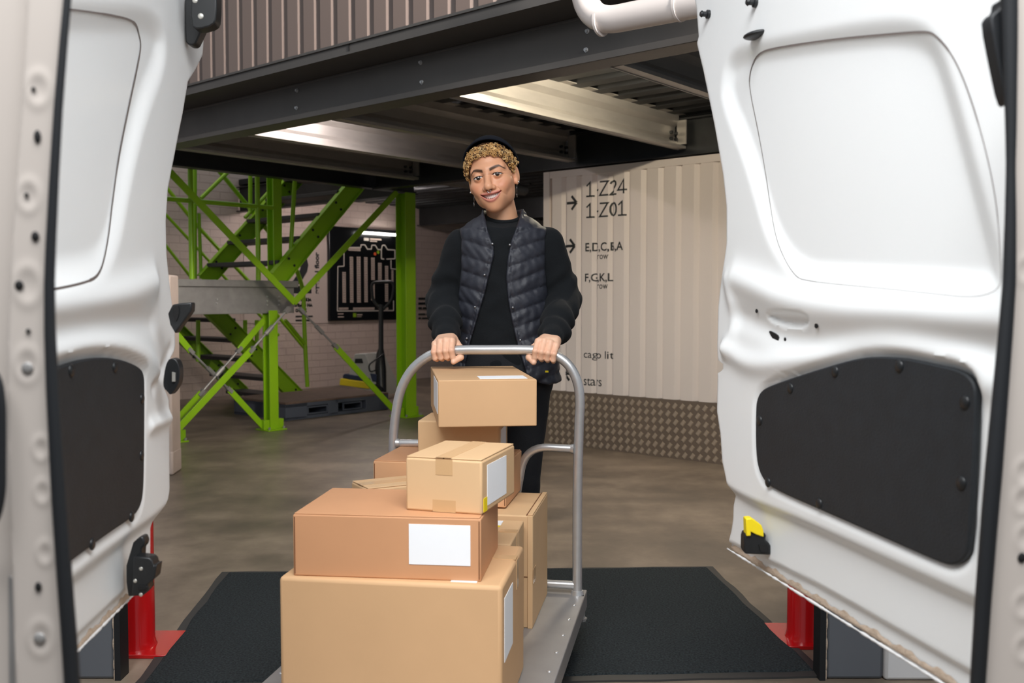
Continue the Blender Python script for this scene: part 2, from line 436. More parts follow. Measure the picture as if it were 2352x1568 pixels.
# upper floor cladding with its trim strip
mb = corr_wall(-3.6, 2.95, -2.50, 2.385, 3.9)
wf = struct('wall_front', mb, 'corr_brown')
mb = MB(); mb.box(AB(-.325, -2.42, 2.352), (6.55, .24, .062), (A2, B2, UP)); mb.box(AB(-.325, -2.545, 2.378), (6.55, .012, .012), (A2, B2, UP))
mb.box(AB(-.325, -2.545, 2.326), (6.55, .012, .012), (A2, B2, UP))
for a in (-1.9, .05, 1.6): mb.box(AB(a, -2.5425, 2.352), (.006, .003, .06), (A2, B2, UP), 1)
struct('trim_1', mb, ['front_beam', 'hole'])

# ================================================================== STEEL STRUCTURE
def ibeam(mb, p, q, h, w, t=.012, side=None, z0=None, channel=0):
    """beam from p to q (bottom line), height h, flange width w"""
    p, q = Vector(p), Vector(q); d = (q-p); Lh = d.length; d.normalize(); s = UP.cross(d)
    c = (p+q)/2
    mb.box(c+UP*h/2+s*channel*w/2, (Lh, t, h), (d, s, UP))
    mb.box(c+UP*t/2, (Lh, w, t), (d, s, UP)); mb.box(c+UP*(h-t/2), (Lh, w, t), (d, s, UP))
root = thing('steel_beam', 'big dark steel edge beam running across under the corrugated upper wall', 'beam', AB(0, -2.3, 2.1))
mb = MB(); mb.box(AB(-.3, -2.30, 2.215), (6.4, .016, .21), (A2, B2, UP)); mb.box(AB(-.3, -2.26, 2.315), (6.4, .1, .012), (A2, B2, UP))
mb.box(AB(-.3, -2.30, 2.106), (6.4, .14, .012), (A2, B2, UP)); mb.box(AB(-.3, -2.367, 2.115), (6.4, .008, .03), (A2, B2, UP))
obj('channel', mb, 'front_beam', root, bevel=.002)
for px, py in ((683, 208), (682, 248), (967, 144), (970, 189), (1347, 115), (1350, 72)):
    p = PPL(px, py, AB(0, -2.308), B2); mb = MB(); mb.tube([p-B2*.004, p+B2*.004], .011, 8); mb.tube([p-B2*.013, p-B2*.004], .0075, 6)
    obj('bolt', mb, 'chrome', root)
def single_beam(name, label, p, q, h, w, m='dark_steel', ch=0, cat='beam', group=None):
    mb = MB(); ibeam(mb, p, q, h, w, channel=ch); o = obj(name, mb, m, None, Vector(p)); return tag(o, label, cat, group)
single_beam('steel_beam', 'dark steel beam along the top of the cream container wall', AB(-3.2, .02, 2.06), AB(2.75, .02, 2.06), .25, .10)
single_beam('steel_beam', 'dark steel beam along the open left side above the green stairs', AB(2.84, -2.2, 2.08), AB(2.84, .55, 2.08), .24, .10)
single_beam('steel_beam', 'dark steel beam spanning to the brick wall beyond the green staircase', AB(2.9, .62, 2.08), AB(5.75, .62, 2.08), .28, .10)
single_beam('steel_beam', 'dark beam deep inside behind the person near the black floor plan board', AB(-1.5, 3.4, 2.08), AB(5.7, 3.4, 2.08), .24, .10)
def sigma_joist(a, b0, b1, label, m='galv_beam', zb=2.1):
    prof = [(0, 0), (-.055, 0), (-.055, .018), (-.052, .018), (-.052, .004), (0, .004), (.0, .055), (.03, .085), (.03, .15), (0, .18), (0, .226), (-.05, .226), (-.05, .23), (.005, .23), (.005, .178), (.035, .149), (.035, .086), (.005, .056), (.005, -.004), (0, -.004)]
    mb = MB(); mb.prism([AB(a+x, b0, zb+z) for x, z in prof], B2*(b1-b0))
    r = thing('roof_joist', label, 'joist', AB(a, b0, zb), 'steel joists under the mezzanine floor')
    obj('profile', mb, m, r)
    mb = MB(); mb.box(AB(a-.03, b1-.01, zb+.11), (.07, .012, .16), (A2, B2, UP))
    pl = obj('end_plate', mb, m, r)
    for dz in (.06, .15):
        for db in (.05, .11):
            mb = MB(); p = AB(a+.001, b1-db, zb+dz-.05*(dz > .1)); mb.tube([p, p-A2*.02], .011, 6); obj('bolt', mb, 'dark_steel', r)
    return r
JB0, JB1 = -2.24, -.04
sigma_joist(-1.33, JB0, JB1, 'galvanised joist under the mezzanine, first one from the right van door')
sigma_joist(-.36, JB0, JB1, 'galvanised joist glowing yellow in warm lamp light above the wall letters', 'galv_beam')
sigma_joist(.56, JB0, JB1, 'galvanised joist directly above the person, dull and dark')
sigma_joist(1.37, JB0, JB1, 'galvanised joist with a bright white streak left above the person')
sigma_joist(2.2, JB0, JB1, 'galvanised joist in shade above the green V brace, next to the side beam')
# lamps under the deck
def tube_lamp(a, b, z, L, m, label):
    r = thing('tube_lamp', label, 'lamp', AB(a, b, z))
    mb = MB(); mb.box(AB(a, b, z+.032), (.05, L, .03), (A2, B2, UP)); obj('housing', mb, 'lamp_body', r)
    mb = MB(); mb.tube([AB(a, b-L/2, z), AB(a, b+L/2, z)], .014, 10); obj('tube', mb, m, r, smooth=True)
    return r
tube_lamp(-1.24, -1.60, 2.272, .55, 'lamp_warm', 'warm glowing tube lamp hanging beside the yellow-lit joist')
tube_lamp(4.2, 1.35, 2.285, .9, 'lamp_glow', 'tube lamp under the upper floor beside the stair, near the floor plan board')
tube_lamp(.98, -1.84, 2.275, .8, 'lamp_pink', 'white tube lamp tucked behind the big dark edge beam')
# white drain pipe in front of the beam
def pb(px, py): return PPL(px, py, AB(0, -2.72), B2)
c0, c1 = pb(1340, -160), pb(1340, -8); e0, e1 = pb(1392, 48), pb(1700, -12)
corner = pb(1341, 58)
r = thing('drain_pipe', 'white plastic drain pipe with an elbow in front of the dark beam', 'pipe', e0)
mb = MB(); mb.tube(fillet([c0, corner, e1], .16, 10), .05, 20); obj('pipe', mb, 'pipe_white', r, smooth='auto')
d = (e1-corner).normalized()
for px, py in ((1381, 50), (1562, 15)):
    mb = MB(); p = corner+d*((pb(px, py)-corner).dot(d)); mb.tube([p-d*.006, p+d*.004], [.0535, .0535], 20); obj('collar', mb, 'pipe_white', r, smooth='auto')
mb = MB(); p = corner+d*.62
mb.tube([p-d*.014, p+d*.014], .056, 20); mb.bar(p, p+B2*.40, .03, .006, UP); obj('clamp', mb, 'galv', r)

# ---------------- green posts, braces
def hpost(name, label, a, b, z0, z1, w=.13, foot=True):
    r = thing(name, label, 'post', AB(a, b, z0))
    mb = MB(); zc = (z0+z1)/2; h = z1-z0; X, Y = B2, A2
    mb.box(AB(a, b, zc), (.008, w, h), (X, Y, UP))
    for s in (-1, 1): mb.box(AB(a+s*w/2, b, zc), (w, .01, h), (X, Y, UP))
    obj('shaft', mb, 'green', r, bevel=.002)
    if foot:
        mb = MB(); mb.box(AB(a, b, z0+.006), (w+.10, w+.10, .012), (X, Y, UP)); obj('base_plate', mb, 'green', r, bevel=.002)
        for s in (-1, 1):
            mb = MB(); mb.box(AB(a-.01, b+s*(w/2+.028), z0+.05), (.055, .06, .08), (X, Y, UP)); obj('gusset', mb, 'green', r, bevel=.003)
            mb = MB(); p = AB(a-w/2-.035, b+s*(w/2+.03), z0+.012); mb.tube([p, p+UP*.02], .01, 6); obj('bolt', mb, 'galv', r)
    return r
def bx(px, py, a): return PPL(px, py, AB(a, 0), A2)     # pixel onto the plane at a
hpost('steel_post', 'tall lime green post right of the black floor plan board', 2.80, .42, 0, 2.07, .125)
hpost('steel_post', 'short lime green post under the grey landing corner', 3.0, -.94, 0, 1.0, .085)
hpost('steel_post', 'lime green post standing behind the left van door', 2.80, -2.10, 0, 2.07, .125)
hpost('steel_post', 'lime green post at the far end of the landing behind the van door', 3.0, -1.85, 0, 1.0, .085)
hpost('steel_post', 'lime green upper post rising from the landing to the beam', 3.12, -.80, 1.25, 2.3, .085, False)
def brace(name, label, a, ends, rods, w=.055):
    """ends: list of (p,q) flat bars, rods: list of (p,q)"""
    r = thing(name, label, 'brace', ends[0][0])
    for p, q in ends:
        mb = MB(); mb.bar(p, q, w, .012, A2); obj('flat_bar', mb, 'green', r, bevel=.002)
    for p, q in rods:
        mb = MB(); mb.tube([p, q], .009, 8); obj('tie_rod', mb, 'galv', r, smooth='auto')
        m1 = p+(q-p)*.42; m2 = p+(q-p)*.62; mb = MB(); mb.tube([m1, m2], .019, 8); obj('turnbuckle', mb, 'galv', r, smooth='auto')
        for e in (p, q):
            mb = MB(); mb.bar(e-(q-p).normalized()*.03, e+(q-p).normalized()*.03, .03, .03, A2); obj('clevis', mb, 'galv', r)
    return r
a = 2.80
t1, t2, ap = bx(912, 440, a), bx(385, 390, a), bx(675, 695, a)
t2 = ap+(t2-ap)*1.13
b1p, b1q = bx(770, 795, a), bx(898, 934, a); c1p, c1q = bx(578, 803, a), bx(385, 1010, a)
brace('cross_brace', 'large lime green cross brace making a V in front of the floor number', a,
      [(t1, ap), (t2, ap-A2*.014), (b1p, b1q+(b1q-b1p)*.12), (c1p, c1q)], [(ap+(b1p-ap)*.18, b1p), (ap+(c1p-ap)*.16, c1p)])
mb = MB(); mb.box(ap-UP*.01, (.10, .10, .014), (B2, UP, A2))
a = 3.0
brace('cross_brace', 'smaller lime green cross brace with a steel turnbuckle below the landing', a,
      [(bx(385, 742, a), bx(438, 806, a)), (bx(527, 895, a), bx(609, 984, a)), (bx(606, 735, a-.02), bx(549, 803, a-.02)), (bx(462, 902, a-.02), bx(380, 992, a-.02))],
      [(bx(438, 806, a), bx(527, 895, a)), (bx(549, 803, a-.02), bx(462, 902, a-.02))], .05)

# ---------------- staircase
r = thing('staircase', 'lime green steel staircase with dark treads and a grey landing, left of the person', 'staircase', AB(4, -1, 0))
LZ = 1.25
mb = MB(); mb.box(AB(3.0, -1.6, LZ-.16), (.012, 1.8, .22), (A2, B2, UP)); mb.box(AB(3.03, -1.6, LZ-.27), (.07, 1.8, .01), (A2, B2, UP))
obj('landing_beam', mb, 'galv', r, bevel=.002)
mb = MB(); mb.box(AB(4.15, -1.6, LZ-.03), (2.36, 1.86, .055), (A2, B2, UP)); obj('landing', mb, 'galv', r, bevel=.003)
mb = MB(); mb.box(AB(5.3, -1.6, LZ-.16), (.012, 1.8, .22), (A2, B2, UP)); obj('landing_beam', mb, 'galv', r, bevel=.002)
for px, py in ((497, 687), (497, 696), (612, 681), (612, 691), (612, 700), (640, 681), (640, 691), (640, 700)):
    p = bx(px, py, 2.994); mb = MB(); mb.tube([p, p-A2*.012], .008, 6); obj('bolt', mb, 'chrome', r)
def stringer(a, b0, z0, b1, z1, h=.15):
    mb = MB(); p, q = AB(a, b0, z0), AB(a, b1, z1); d = (q-p).normalized(); n = A2.cross(d); n = n if n.z > 0 else -n
    mb.bar(p, q, h, .012, A2)
    for s in (-1, 1): mb.box((p+q)/2+n*s*h/2-A2*.0, ((q-p).length, .06, .01), (d, A2, n))
    st = obj('stringer', mb, 'green', r, bevel=.002)
    k = 5
    for i in range(k):
        for dn in (-.04, .04):
            c = p+(q-p)*((i+.6)/k)+n*dn; m2 = MB(); m2.tube([c-A2*.012, c-A2*.004], .012, 6); obj('bolt', m2, 'dark_steel', st)
UB0, UZ0, UB1, UZ1 = -.86, LZ+.005, .42, LZ+1.285
for a in (3.02, 4.12): stringer(a, UB0, UZ0, UB1, UZ1)
LB0, LB1 = -.86, .30
for a in (4.24, 5.26): stringer(a, LB0, LZ-.12, LB1, .06)
for i in range(6):
    t = (i+.7)/6; mb = MB(); mb.box(AB(3.57, UB0+(UB1-UB0)*t, UZ0+(UZ1-UZ0)*t), (1.08, .25, .035), (A2, B2, UP)); obj('tread', mb, 'tread', r, bevel=.003)
for i in range(6):
    t = (i+.5)/6; mb = MB(); mb.box(AB(4.75, LB0+(LB1-LB0)*t, LZ-.06+(-LZ+.06)*t), (1.0, .25, .035), (A2, B2, UP)); obj('tread', mb, 'tread', r, bevel=.003)
def rail(pts, rr=.021, rad=.09, nm='handrail'):
    mb = MB(); mb.tube(fillet(pts, rad) if rad else pts, rr, 10); obj(nm, mb, 'green', r, smooth='auto')
# guard rails along the landing and flights
a = 3.06
rail([AB(a, -2.4, 1.86), AB(a, -.86, 1.86)], .019, 0); rail([AB(a, -2.4, 2.30), AB(a, -.86, 2.30)], .021, 0)
for px in (593, 440): p = bx(px, 600, a); rail([Vector((p.x, p.y, LZ)), Vector((p.x, p.y, 2.3))], .02, 0, 'baluster')
rail([AB(3.05, -.70, 1.35), AB(3.05, -.62, 2.3)], .018, 0, 'baluster')
rail([AB(3.05, -.05, 2.0), AB(3.05, -.05, 2.5)], .02, 0, 'baluster')
# back rails: curved handrail of the upper flight's far side and the lower flight
a = 4.15
q0 = bx(447, 640, a); q1 = bx(447, 366, a); q2 = bx(492, 364, a); q3 = bx(575, 480, a); q4 = bx(690, 700, a)
rail([q0, q1, bx(470, 352, a), q3, bx(640, 560, a)], .021, .25)
rail([bx(462, 455, a-.1), bx(545, 374, a-.1)], .019, 0); rail([bx(563, 500, a-.1), bx(720, 330, a-.1)], .019, 0)
rail([bx(575, 370, a-.1), bx(575, 490, a-.1)], .019, 0, 'baluster'); rail([bx(457, 490, a), bx(462, 640, a)], .016, 0, 'baluster')
a = 5.2
rail([bx(378, 425, a), bx(450, 515, a), bx(580, 655, a), bx(700, 800, a)], .02, .1); rail([bx(378, 490, a), bx(505, 625, a), bx(640, 770, a)], .016, .1)
rail([bx(378, 560, a), bx(432, 628, a), bx(520, 740, a)], .016, .1)
a = 4.22
rail([bx(655, 735, a), bx(700, 790, a)], .019, 0); rail([bx(673, 600, a), bx(697, 660, a), bx(699, 760, a), bx(706, 888, a)], .021, .25)
for px in (455, 563, 590): rail([bx(px, 735, 4.3), bx(px, 830, 4.3)], .02, 0, 'baluster')

# ---------------- things along the back wall
q = [back_pt(755, 522, .05), back_pt(953, 529, .05), back_pt(953, 732, .05), back_pt(755, 738, .05)]
z0 = (q[2].z+q[3].z)/2; z1 = (q[0].z+q[1].z)/2; s0 = (q[0]-O2).dot(B2); s1 = (q[1]-O2).dot(B2)
bd = thing('floor_plan_board', 'black wall board with a storage floor plan behind the green post', 'board', AB(BA, (s0+s1)/2, z0))
mb = MB(); mb.box(AB(BA-.03, (s0+s1)/2, (z0+z1)/2), (s1-s0, .05, z1-z0), (B2, A2, UP)); obj('panel', mb, 'board_black', bd, bevel=.012, seg=3)
BO = .058
def brd(name, px0, py0, px1, py1, m, off=0.0):
    p, q_ = back_pt(px0, py0, BO+off), back_pt(px1, py1, BO+off); mb = MB(); b0_, b1_ = (p-O2).dot(B2), (q_-O2).dot(B2)
    mb.box(AB(BA-BO-off, (b0_+b1_)/2, (p.z+q_.z)/2), (abs(b1_-b0_), .004, abs(p.z-q_.z)), (B2, A2, UP)); return mb
def cells(px0, px1, py0, py1, nr, nc=2, name='storage_row'):
    mb = MB(); p, q_ = back_pt(px0, py0, BO), back_pt(px1, py1, BO); u0, u1 = (p-O2).dot(B2), (q_-O2).dot(B2); w = (u1-u0)/nc; h = (q_.z-p.z)/nr
    for i in range(nc):
        for j in range(nr): mb.box(AB(BA-BO, u0+(i+.5)*w, p.z+(j+.5)*h), (w*.8, .004, abs(h)*.78), (B2, A2, UP))
    obj(name, mb, 'board_cell', bd)
for x0, x1, y0, y1, n in ((786, 795, 624, 695, 18), (803, 812, 589, 695, 26), (819, 829, 589, 695, 26), (836, 845, 590, 694, 26), (852, 861, 591, 643, 13), (868, 877, 603, 643, 10), (884, 892, 610, 643, 8), (852, 861, 651, 690, 9), (884, 892, 651, 693, 10), (899, 904, 620, 647, 7)):
    cells(x0, x1, y0, y1, n)
cells(800, 828, 568, 577, 2, 9); cells(778, 800, 706, 711, 2, 9); cells(811, 860, 706, 711, 2, 16); cells(881, 892, 706, 711, 2, 4)
mb = MB()
def pline(pts, wpx=2.2):
    for (x0, y0), (x1, y1) in zip(pts, pts[1:]):
        p, q_ = back_pt(x0, y0, BO), back_pt(x1, y1, BO); mb.bar(p, q_, wpx*p.y/F_PX, .004, A2)
pline([(775, 714), (776, 612), (790, 611), (790, 580)]); pline([(800, 568), (829, 568), (829, 562), (838, 562), (844, 572), (853, 572), (854, 563), (862, 563), (868, 573), (876, 573), (878, 563), (884, 563), (890, 573), (907, 574), (907, 594), (888, 595)])
pline([(876, 573), (876, 594), (882, 595)]); pline([(775, 714), (904, 713), (904, 690)]); pline([(898, 597), (898, 617), (910, 618)])
obj('plan_outline', mb, 'board_line', bd)
for px, py, m in ((861, 583, 'board_red'), (868, 579, 'board_green')):
    c = back_pt(px, py, BO); mb = MB(); mb.tube([c, c-A2*.006], .021, 14); obj('marker', mb, m, bd)
obj('legend_mark', brd('legend_mark', 811, 719, 818, 728, 'board_green'), 'board_green', bd)
for px, py, h_, ws in ((850, 551, 3, (26,)), (850, 555, 2, (16,)), (776, 722, 2.5, (13,)), (776, 729, 3, (14,)), (820, 724, 3, (12,)), (820, 728, 2, (10,))):
    blurred_line(px, py, h_, ws, 'board_cell', BO+.002, bd)
mb = brd('x', 836, 546, 847, 553, '')
obj('emblem', mb, 'board_line', bd)
p, q_ = back_pt(832, 534, .13), back_pt(914, 540, .13); u0, u1, zz = (p-O2).dot(B2), (q_-O2).dot(B2), p.z
bl = thing('board_lamp', 'bright white picture light strip over the floor plan board', 'lamp', AB(BA-.13, (u0+u1)/2, zz))
mb = MB(); mb.tube([AB(BA-.13, u0, zz), AB(BA-.13, u1, zz)], .016, 10); obj('tube', mb, 'board_glow', bl, smooth=True)
mb = MB(); mb.tube([AB(BA-.13, (u0+u1)/2, zz), AB(BA-.06, (u0+u1)/2, zz+.03), AB(BA-.058, (u0+u1)/2, zz+.028)], .008, 6); obj('arm', mb, 'board_black', bl)

# plastic pallet
pa0, pa1, pb0, pb1 = 3.36, 4.17, -.53, .70
r = thing('pallet', 'dark blue grey plastic pallet with a brown top on the floor below the stairs', 'pallet', AB(3.8, .1, 0))
mb = MB(); mb.box(AB((pa0+pa1)/2, (pb0+pb1)/2, .158), (pa1-pa0, pb1-pb0, .02), (A2, B2, UP)); obj('deck', mb, 'pallet_top', r, bevel=.003)
mb = MB()
for i, (s0, s1) in enumerate(((0, .24), (.48, .60), (.94, 1.23))):
    mb.box(AB((pa0+pa1)/2, pb0+(s0+s1)/2, .078), (pa1-pa0, s1-s0, .14), (A2, B2, UP))
for z, h in ((.017, .03), (.132, .032)): mb.box(AB((pa0+pa1)/2, (pb0+pb1)/2, z), (pa1-pa0, pb1-pb0, h), (A2, B2, UP))
mb.box(AB((pa0+pa1)/2, (pb0+pb1)/2, .08), (.14, pb1-pb0, .13), (A2, B2, UP))
obj('frame', mb, 'pallet_blue', r, bevel=.003)
for s in (.355, .77):
    mb = MB()
    for dz in (-.03, .03): mb.box(AB(pa0+.003, pb0+s, .075+dz), (.012, .22, .012), (A2, B2, UP))
    for ds in (-.11, .11): mb.box(AB(pa0+.003, pb0+s+ds, .075), (.012, .012, .07), (A2, B2, UP))
    obj('fork_pocket', mb, 'pallet_blue', r)
# pallet jack
jc = AB(4.45, 1.05, 0)
def J(px, py, Y=None): return P(px, py, jY)
jY = 10.35
r = thing('pallet_jack', 'grey pallet truck with yellow and blue bands and black handle by the brick wall', 'pallet truck', P(845, 900, jY)*1.0)
jd = Vector((.45, .75, 0)).normalized()*.32
def jp(name, pts, m, dy=0, vec=None):
    mb = MB(); mb.prism([P(x, y, jY+dy) for x, y in pts], vec or jd); return obj(name, mb, m, r, bevel=.006)
jp('body', [(795, 880), (815, 812), (838, 812), (880, 900), (878, 908), (845, 900)], 'jack_grey')
jp('blue_band', [(787, 862), (791, 858), (846, 868), (850, 877), (787, 868)], 'jack_blue', -.02, jd*.2)
jp('yellow_band', [(781, 869), (847, 878), (852, 889), (846, 893), (779, 884)], 'yellow', -.03, jd*.2)
jp('display', [(815, 823), (830, 823), (833, 834), (814, 834)], 'board_black', -.012, jd*.05)
jp('blue_label', [(849, 857), (864, 859), (869, 878), (855, 876)], 'jack_blue', -.01, jd*.05)
mb = MB(); mb.tube(fillet([P(882, 812, jY), P(846, 838, jY-.02), P(850, 855, jY-.02), P(862, 850, jY)], .05), .008, 8); obj('cable', mb, 'black_plastic', r, smooth=True)
mb = MB(); mb.tube([P(876, 900, jY), P(874, 845, jY+.05), P(874, 812, jY+.08), P(875, 800, jY+.1), P(875, 700, jY+.2)], [.055, .06, .045, .028, .026], 12); hd = obj('tiller', mb, 'black_plastic', r, smooth='auto')
mb = MB(); pts = [(875, 710), (856, 690), (853, 648), (900, 646), (905, 658), (900, 690), (878, 712)]
mb.tube(fillet([P(x, y, jY+.2) for x, y in pts], .06), .016, 10); obj('handle', mb, 'black_plastic', hd, smooth='auto')
for px, py in ((868, 900), (876, 905)):
    mb = MB(); c = P(px, 918, jY+.15*(px-868)/8); c.z = .09; mb.tube([c-jd*.1, c+jd*.1], .085, 18); obj('wheel', mb, 'rubber', r, smooth='auto')

# round pipe end under the deck and a pale low wall, bollards, mat
c = bx(944, 402, 2.62); mb = MB(); mb.tube([c, c+B2*1.6], .055, 16); mb.tube([c-B2*.01, c+B2*.02], .062, 16)
tag(obj('conduit_pipe', mb, 'galv', None, c, smooth='auto'), 'short round pipe end under the beam just above the tall green post', 'pipe')
c = PG(388, 1095); Ya = c.y
mb = MB(); pr = PG(417, 1078); e = (pr-PG(390, 1096)).normalized(); e2 = Vector((-e.y, e.x, 0))
h = P(400, 630, Ya).z; mb.box(pr-e*.10+e2*.35+UP*h/2, (.2, .7, h), (e, e2, UP)); mb.box(pr-e*.10+e2*.35+UP*.075, (.204, .704, .15), (e, e2, UP))
o = obj('concrete_pillar', mb, 'concrete_pink', None, pr-e*.1+e2*.35, bevel=.012); tag(o, 'pale pinkish low concrete pillar half hidden by the left van door', 'pillar')

def bollard(px, py, label, pl, ht):
    c = PG(px, py); c = P(px, py, c.y+.055); c.z = 0
    r = thing('bollard', label, 'bollard', c, 'red dock bollards')
    mb = MB(); mb.tube([c+UP*.01, c+UP*.03, c+UP*ht, c+UP*(ht+.03), c+UP*(ht+.045)], [.062, .055, .055, .047, .02], 32); obj('post', mb, 'red', r, smooth='auto')
    mb = MB(); mb.box(c+Vector((pl, 0.02, .006)), (.26, .22, .012)); obj('base_plate', mb, 'red', r, bevel=.002)
bollard(315, 1503, 'red steel bollard under the left van door', .0, .95)
bollard(1847, 1483, 'red steel bollard under the right van door', .0, .95)
# floor mat
FL, FR, NR, NL = PG(510, 1316), PG(1635, 1303), PG(1903, 1556), PG(296, 1590)
c = (FL+FR+NR+NL)/4
r = thing('floor_mat', 'large black ribbed entrance mat with a rubber border under the trolley', 'mat', c)
def wob(p, i): return p+Vector((.0025*math.sin(i*1.7)+.002*math.sin(i*4.1), .003*math.sin(i*2.3), 0))
cs = [FL, FR, NR, NL]
def bil(s, t): return (FL*(1-s)+FR*s)*(1-t)+(NL*(1-s)+NR*s)*t
st = [(i/16, 0) for i in range(16)]+[(1, i/12) for i in range(12)]+[(1-i/16, 1) for i in range(16)]+[(0, 1-i/12) for i in range(12)]
edge = [wob(bil(s, t), k) for k, (s, t) in enumerate(st)]
inn = [wob(bil(min(max(s, .014), .986), min(max(t, .028), .972)), k+.4) for k, (s, t) in enumerate(st)]
n = len(edge); mb = MB()
mb.add(edge+[p+UP*.006 for p in edge]+[p+UP*.008 for p in inn], [(i, (i+1) % n, n+(i+1) % n, n+i) for i in range(n)]+[(n+i, n+(i+1) % n, 2*n+(i+1) % n, 2*n+i) for i in range(n)])
obj('rubber_border', mb, 'mat_rubber', r, smooth='auto')
mb = MB(); mb.add([p+UP*.008 for p in inn]+[p*1.0+(c-p)*.008+UP*.013 for p in inn], [(i, (i+1) % n, n+(i+1) % n, n+i) for i in range(n)]+[tuple(range(n, 2*n))])
obj('pile', mb, 'mat_pile', r)
# dock side panels with black bumpers
def dock_side(s, px_in, label, px_edge, label2):
    c = PG(px_in, 1560); Yc = c.y
    def q(px): return P(px, 1500, Yc).x
    h = .78; x0, x1 = q(px_in), q(px_edge)
    w = abs(x1-x0); xc = (x0+x1)/2
    r = thing('dock_post', label, 'dock post', (xc, Yc+.15, 0))
    mb = MB(); mb.box((xc, Yc+.02, h/2), (w, .04, h)); obj('panel', mb, 'dock_grey', r, bevel=.01)
    mb = MB()
    for i in range(26):
        z = h*(i+.5)/26; mb.ball((x0-s*.001, Yc-.002, z), (.004+.002*math.sin(i*2.7), .005, h/38), 8, 6)
    obj('sealant_bead', mb, 'sealant', r, smooth=True)
    mb = MB(); xb = x0-s*.012; mb.box((xb, Yc+.02, h*.5), (.017, .06, h)); 
    obj('edge_seal', mb, 'rubber', r, smooth='auto')
    xw = x1+s*.15; mb = MB(); mb.box((xw, Yc+.015, h/2), (.3, .05, h)); o = obj('dock_side_board', mb, 'dock_white', None, (xw, Yc+.15, 0), bevel=.01); tag(o, label2, 'board')
dock_side(1, 1897, 'grey dock post with black edge seal beside the right bollard', 2030, 'white dock side board under the right van door')
dock_side(-1, 263, 'grey dock post with black edge seal beside the left bollard', 130, 'white dock side board behind the left van pillar')
# ================================================================== VAN REAR DOORS AND PILLARS
def seg_dist(U, V, pts, closed=False):
    """unsigned distance from arrays U,V to polyline, and inside mask when closed"""
    pts = np.array(pts, float); d2 = np.full(U.shape, 1e9); ins = np.zeros(U.shape, bool)
    n = len(pts)
    for i in range(n if closed else n-1):
        a, b = pts[i], pts[(i+1) % n]; e = b-a; L = max((e**2).sum(), 1e-12)
        t = np.clip(((U-a[0])*e[0]+(V-a[1])*e[1])/L, 0, 1)
        d2 = np.minimum(d2, (U-a[0]-t*e[0])**2+(V-a[1]-t*e[1])**2)
        if closed and a[1] != b[1]:
            c = ((a[1] > V) != (b[1] > V)) & (U < (b[0]-a[0])*(V-a[1])/(b[1]-a[1])+a[0]); ins ^= c
    d = np.sqrt(d2)
    return (np.where(ins, d, -d) if closed else d)
def sst(a, b, x):
    t = np.clip((x-a)/(b-a), 0, 1); return t*t*(3-2*t)
def smooth_poly(pts, it=2, closed=True):
    for _ in range(it):
        q = []; n = len(pts)
        for i in range(n if closed else n-1):
            a, b = pts[i], pts[(i+1) % n]
            q += [(a[0]*.75+b[0]*.25, a[1]*.75+b[1]*.25), (a[0]*.25+b[0]*.75, a[1]*.25+b[1]*.75)]
        if not closed: q = [pts[0]]+q+[pts[-1]]
        pts = q
    return pts
class Plane:
    def __init__(s, p0, du, n): s.p0 = Vector(p0); s.du = Vector(du).normalized(); s.n = Vector(n).normalized()
    def uv(s, px, py): p = PPL(px, py, s.p0, s.n); return ((p-s.p0).dot(s.du), p.z)
    def uvs(s, pts): return [s.uv(*p) for p in pts]
    def at(s, u, v, h=0.0): q = s.p0+s.du*u+s.n*h; return Vector((q.x, q.y, v))
    def px(s, px, py, h=0.0): u, v = s.uv(px, py); return s.at(u, v, h)
    def grid(s, uL, uR, v0, v1, nu, nv, hf, back=.045, shift=0.0):
        """closed panel between left edge uL(v) and right edge uR(v)"""
        vs_ = np.linspace(v0, v1, nv); t = np.linspace(0, 1, nu)
        L = np.array([uL(v) for v in vs_]); R = np.array([uR(v) for v in vs_])
        U = L[:, None]+(R-L)[:, None]*t[None, :]; V = np.repeat(vs_[:, None], nu, 1)
        Hh = hf(U, V)
        p0 = np.array(s.p0); du = np.array(s.du); n = np.array(s.n)
        def pos(Hq): 
            q = p0[None, None, :]+U[..., None]*du+Hq[..., None]*n; q[..., 2] = V; return q.reshape(-1, 3)
        front = pos(Hh); U = U+shift; rear = pos(np.full_like(Hh, -back))
        mb = MB(); N = nu*nv
        idx = lambda j, i: j*nu+i
        f = []
        w = (s.du.cross(UP)).dot(s.n) > 0
        for j in range(nv-1):
            for i in range(nu-1):
                q = (idx(j, i), idx(j, i+1), idx(j+1, i+1), idx(j+1, i)); f.append(q if w else q[::-1])
        fb = [tuple(k+N for k in q[::-1]) for q in f]
        rim = [idx(0, i) for i in range(nu)]+[idx(j, nu-1) for j in range(1, nv)]+[idx(nv-1, i) for i in range(nu-2, -1, -1)]+[idx(j, 0) for j in range(nv-2, 0, -1)]
        fr = []
        for k in range(len(rim)):
            a, b = rim[k], rim[(k+1) % len(rim)]; q = (b, a, a+N, b+N); fr.append(q if w else q[::-1])
        mb.add(np.vstack([front, rear]).tolist(), f+fb+fr)
        return mb
    def shape(s, pts, h0, h1):
        mb = MB(); mb.prism([s.px(x, y, h0) for x, y in pts], s.n*(h1-h0)); return mb

van = thing('van', 'white panel van seen from inside, both rear doors swung open', 'van', (0, .4, 0))
v = (-.192, 1, 0); RP = Plane(PG(1680, 1262, .55), v, (-1, -.192, 0))
v = (-.089, 1, 0); LP = Plane(PG(301, 1370, .55), v, (1, .089, 0))

